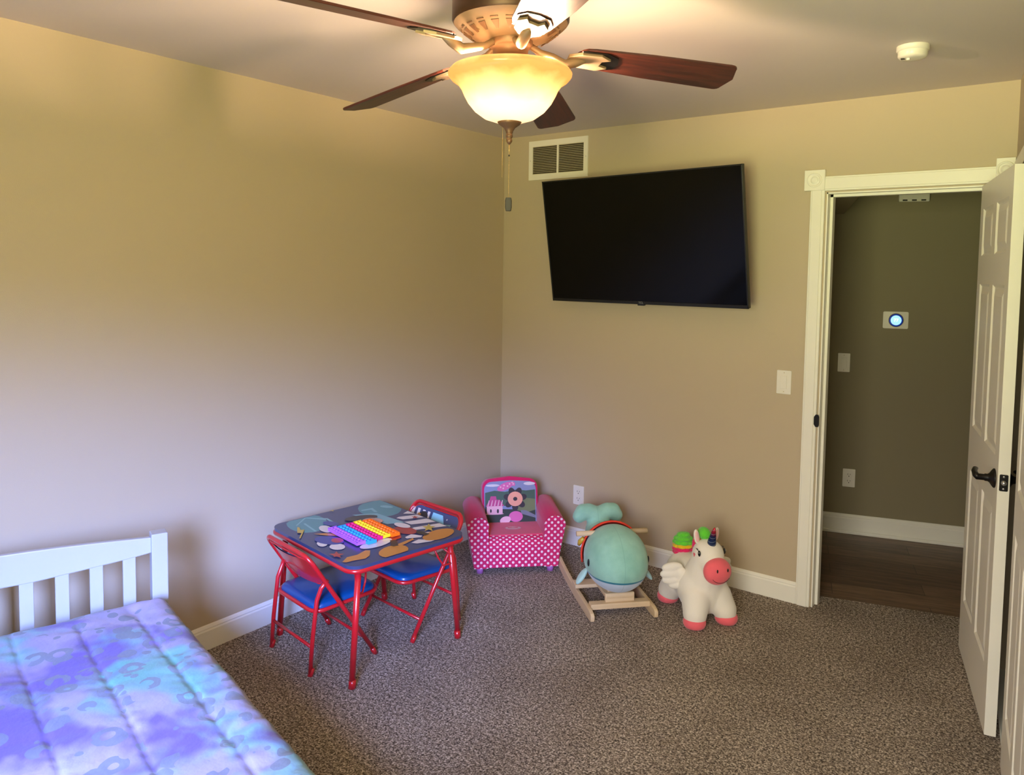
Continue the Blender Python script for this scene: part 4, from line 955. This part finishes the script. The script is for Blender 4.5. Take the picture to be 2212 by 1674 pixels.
# ---- whale rocker
wf = (.73, -.683); wy = rootyaw(wf)
wh = empty('whale_rocker', (1.165, -.600, 0), wy, 'mint green plush whale rocking toy on wooden runners', 'rocking toy')
S2 = 1.0
body = blob_body('body', [('e', (0, 0, .246), (.152, .185, .154)), ('e', (0, .03, .238), (.147, .160, .140)), ('t', [(0, -.08, .245), (0, -.20, .25), (0, -.275, .28), (0, -.295, .315), (0, -.300, .345)], [.128, .100, .074, .060, .052]),
   ('t', [(0, -.30, .355), (.05, -.302, .380), (.080, -.304, .378), (.100, -.304, .355)], [.046, .042, .042, .036]), ('t', [(0, -.30, .355), (-.05, -.302, .380), (-.080, -.304, .378), (-.100, -.304, .355)], [.046, .042, .042, .036])], 'whale', wh, .0075, 8)
m = MB()
def shell(cx, cy, cz, rx, ry, rz, y0, y1, a0, a1, mt, n=24, k=10):
    vs = []; fs = []
    for i in range(k+1):
        y = y0+(y1-y0)*i/k; q = math.sqrt(max(0, 1-((y-cy)/ry)**2))
        for j in range(n+1):
            a = R(a0+(a1-a0)*j/n); vs.append((cx+rx*q*math.cos(a), y, cz+rz*q*math.sin(a)))
    for i in range(k):
        for j in range(n): fs.append((i*(n+1)+j, (i+1)*(n+1)+j, (i+1)*(n+1)+j+1, i*(n+1)+j+1))
    m.add(vs, fs, mt, True)
shell(0, 0, .246, .1565, .205, .160, -.165, -.068, -16, 196, 'saddle')
sd_ = m.make('saddle', wh); sd_.modifiers.new('thick', 'SOLIDIFY').thickness = -.008; tag(sd_, 'orange red printed saddle cloth')
m = MB(); m.tube([(.140, -.075, .322), (.152, -.09, .300), (.156, -.10, .280)], [.010, .013, .008], 'gold', 10); tag(m.make('saddle_patch', sd_), 'yellow patch')
m = MB(); m.tube([(-.180, -.060, .350), (.180, -.060, .350)], .0125, 'pine', 16); tag(m.make('handle', wh), 'wooden dowel handle')
for s in (-1, 1):
    m = MB(); m.ell((s*.1485, .048, .246), (.005, .008, .018), 'ink', n=14, k=10); tag(m.make('eye', wh), 'black eye')
    m = MB(); T = Matrix.Translation((s*.150, -.015, .175)) @ Matrix.Rotation(R(-s*38), 4, 'Y') @ Matrix.Rotation(R(10), 4, 'X'); m.ell((0, 0, -.022), (.013, .026, .045), 'palemint', T, n=20, k=14); m.make('fin', wh)
def runner(x):
    P = []; t = .05
    ys = [.150-.64*k/18 for k in range(19)]
    zb = lambda y: .0+.20*(max(0, -.12-y)**2)*1.0+.55*max(0, y-.09)**2*2
    lo = [(y, max(0.0, zb(y))) for y in ys]; hi = [(y, zb(y)+(t if y < .12 else t*.8)) for y in reversed(ys)]
    T = frame_T((x-.0095, 0, 0), (0, 1, 0), (0, 0, 1), (1, 0, 0))
    m = MB(); m.prism([(.158, .008)]+lo+hi+[(.160, .034)], 0, .019, 'pine', T); return m.make('runner', wh, bevel=.004)
runner(.155); runner(-.155)
m = MB(); m.box((-.146, .055, .036), (.146, .100, .062), 'pine'); m.make('front_crossbar', wh, bevel=.003)
m = MB(); m.box((-.172, -.16, .062), (.172, -.09, .080), 'pine'); m.make('rear_crossbar', wh, bevel=.003)
m = MB(); m.box((-.070, -.15, .080), (.070, .085, .096), 'pine'); m.box((-.072, .066, .062), (.072, .084, .104), 'pine'); m.box((-.05, -.10, .096), (.05, .05, .13), 'pine'); m.make('seat_mount', wh, bevel=.003)
# ---- unicorn
uf = (.80, -.60); un = empty('unicorn_bouncer', (1.500, -.410, 0), rootyaw(uf), 'white plush unicorn bouncer with pink muzzle and rainbow tail', 'ride-on toy')
# local: +y forward, +x is its right side... (rotated -90): facing f, local x = f rotated -90 deg = its right
legs = [(.098, .165), (-.098, .160), (.078, -.175), (-.078, -.175)]
bl = [('e', (0, -.045, .190), (.125, .205, .135)), ('e', (0, .070, .175), (.150, .130, .150)), ('e', (0, -.12, .195), (.125, .125, .125)), ('e', (0, .03, .125), (.120, .14, .085)), ('t', [(0, .085, .24), (0, .115, .34)], [.118, .095]),
      ('e', (0, .125, .385), (.092, .092, .088)), ('t', [(0, .14, .37), (0, .20, .335)], [.084, .068])]
for x, y in legs: bl.append(('t', [(x*.70, y*.75, .14), (x, y, .075), (x*1.06, y*1.05, .050)], [.088, .070, .058]))
ub = blob_body('body', bl, 'whiteplush', un, .007, 9)
for x, y in legs:
    m = MB(); pr = []
    T = Matrix.Translation((x*1.07, y*1.06, 0))
    m.lathe([(.0, .0), (.040, .001), (.058, .008), (.065, .022), (.0655, .036), (.062, .048), (.052, .055), (.0, .057)], 'pinkplush', 24, T=T @ Matrix.Rotation(R(0), 4, 'Z'))
    tag(m.make('hoof', un), 'pink hoof')
m = MB(); m.ell((0, .228, .328), (.084, .060, .074), 'pinkplush', Matrix.Identity(4), n=28, k=18); mz = tag(m.make('muzzle', un), 'pink muzzle')
for s in (-1, 1):
    m = MB(); m.ell((s*.033, .284, .350), (.0045, .004, .010), 'ink', n=12, k=8); tag(m.make('nostril', mz), 'black nostril')
m = MB(); P_ = []
for k in range(13):
    a = R(205+130*k/12); x = .058*math.cos(a); z = .318+.040*math.sin(a); q = 1-(x/.084)**2-((z-.328)/.074)**2; P_.append((x, .228+.060*math.sqrt(max(0, q))+.0005, z))
m.tube(P_, .0014, 'ink', 6); tag(m.make('mouth', mz), 'embroidered smile')
for s in (-1, 1):
    m = MB(); m.ell((s*.0815, .165, .412), (.006, .0125, .0165), 'ink', n=16, k=10, T=None); m.ell((s*.0872, .171, .418), (.0012, .0035, .004), 'plate', n=8, k=6)
    for q in range(3): m.tube([(s*.083, .158-.006*q, .424+.001*q), (s*.085, .148-.009*q, .436-.002*q)], .0011, 'ink', 5)
    tag(m.make('eye', un), 'black eye with lashes')
    m = MB(); m.prism([(0, -.012), (.010, .002), (.0085, .009), (.003, .010), (0, .006), (-.003, .010), (-.0085, .009), (-.010, .002)], 0, .002, 'pinkplush', frame_T((s*.0915, .128, .394), (0, 1, 0), (0, 0, 1), (s, 0, 0))); tag(m.make('cheek_heart', un), 'pink cheek heart')
    T = Matrix.Translation((s*.060, .100, .468)) @ Matrix.Rotation(R(s*12), 4, 'Y'); m = MB(); m.ell((0, 0, .018), (.018, .009, .042), 'whiteplush', T, n=18, k=12); e_ = m.make('ear', un)
    m = MB(); m.ell((0, .0055, .018), (.012, .006, .033), 'earpink', T, n=16, k=10); tag(m.make('inner_ear', e_), 'pale pink inner ear')
m = MB(); m.lathe([(.0, -.01), (.026, -.004), (.0245, .012), (.021, .03), (.0175, .05), (.0135, .07), (.009, .088), (.004, .099), (0, .101)], 'horn', 24); hn = m.make('horn', un); hn.location = (0, .160, .462); hn.rotation_euler = (R(-16), R(0), 0); tag(hn, 'navy to red cone horn')
m = MB(); m.ell((0, .075, .490), (.034, .048, .036), 'mane_green', n=18, k=12); m.ell((0, .025, .450), (.032, .036, .048), 'mane_mustard', n=18, k=12); m.ell((0, .050, .480), (.033, .02, .03), 'mane_rose', n=18, k=12); m.ell((0, .0, .40), (.03, .03, .05), 'mane_rose', n=18, k=12); tag(m.make('mane', un), 'green and rainbow mane')
m = MB()
for (z, r_, mt) in ((.300, .062, 'mane_rose'), (.322, .066, 'mane_rose'), (.342, .066, 'mane_mustard'), (.362, .064, 'mane_green'), (.384, .058, 'mane_green'), (.404, .040, 'mane_green')):
    for k in range(7): a = R(51.4*k+z*900); m.ell((r_*.5*math.cos(a), -.165+r_*.5*math.sin(a), z+.004*math.sin(a)), (r_*.55, r_*.55, .015), mt, n=12, k=8)
tag(m.make('tail', un), 'rainbow pleated tail')
for s in (-1, 1):
    T = Matrix.Translation((s*.155, .030, .245)) @ Matrix.Rotation(R(-s*22), 4, 'Z') @ Matrix.Rotation(R(s*10), 4, 'Y')
    b_ = [('e', (s*.012, 0, .050), (.062, .022, .028), T), ('e', (s*.024, 0, .016), (.066, .023, .029), T), ('e', (s*.022, 0, -.020), (.062, .022, .029), T), ('e', (s*.006, 0, -.052), (.046, .020, .026), T), ('e', (-s*.025, 0, .005), (.045, .024, .045), T)]
    o = blob_body('wing', b_, 'whiteplush', un, .005, 2)

un.scale = (.80, .80, .83)
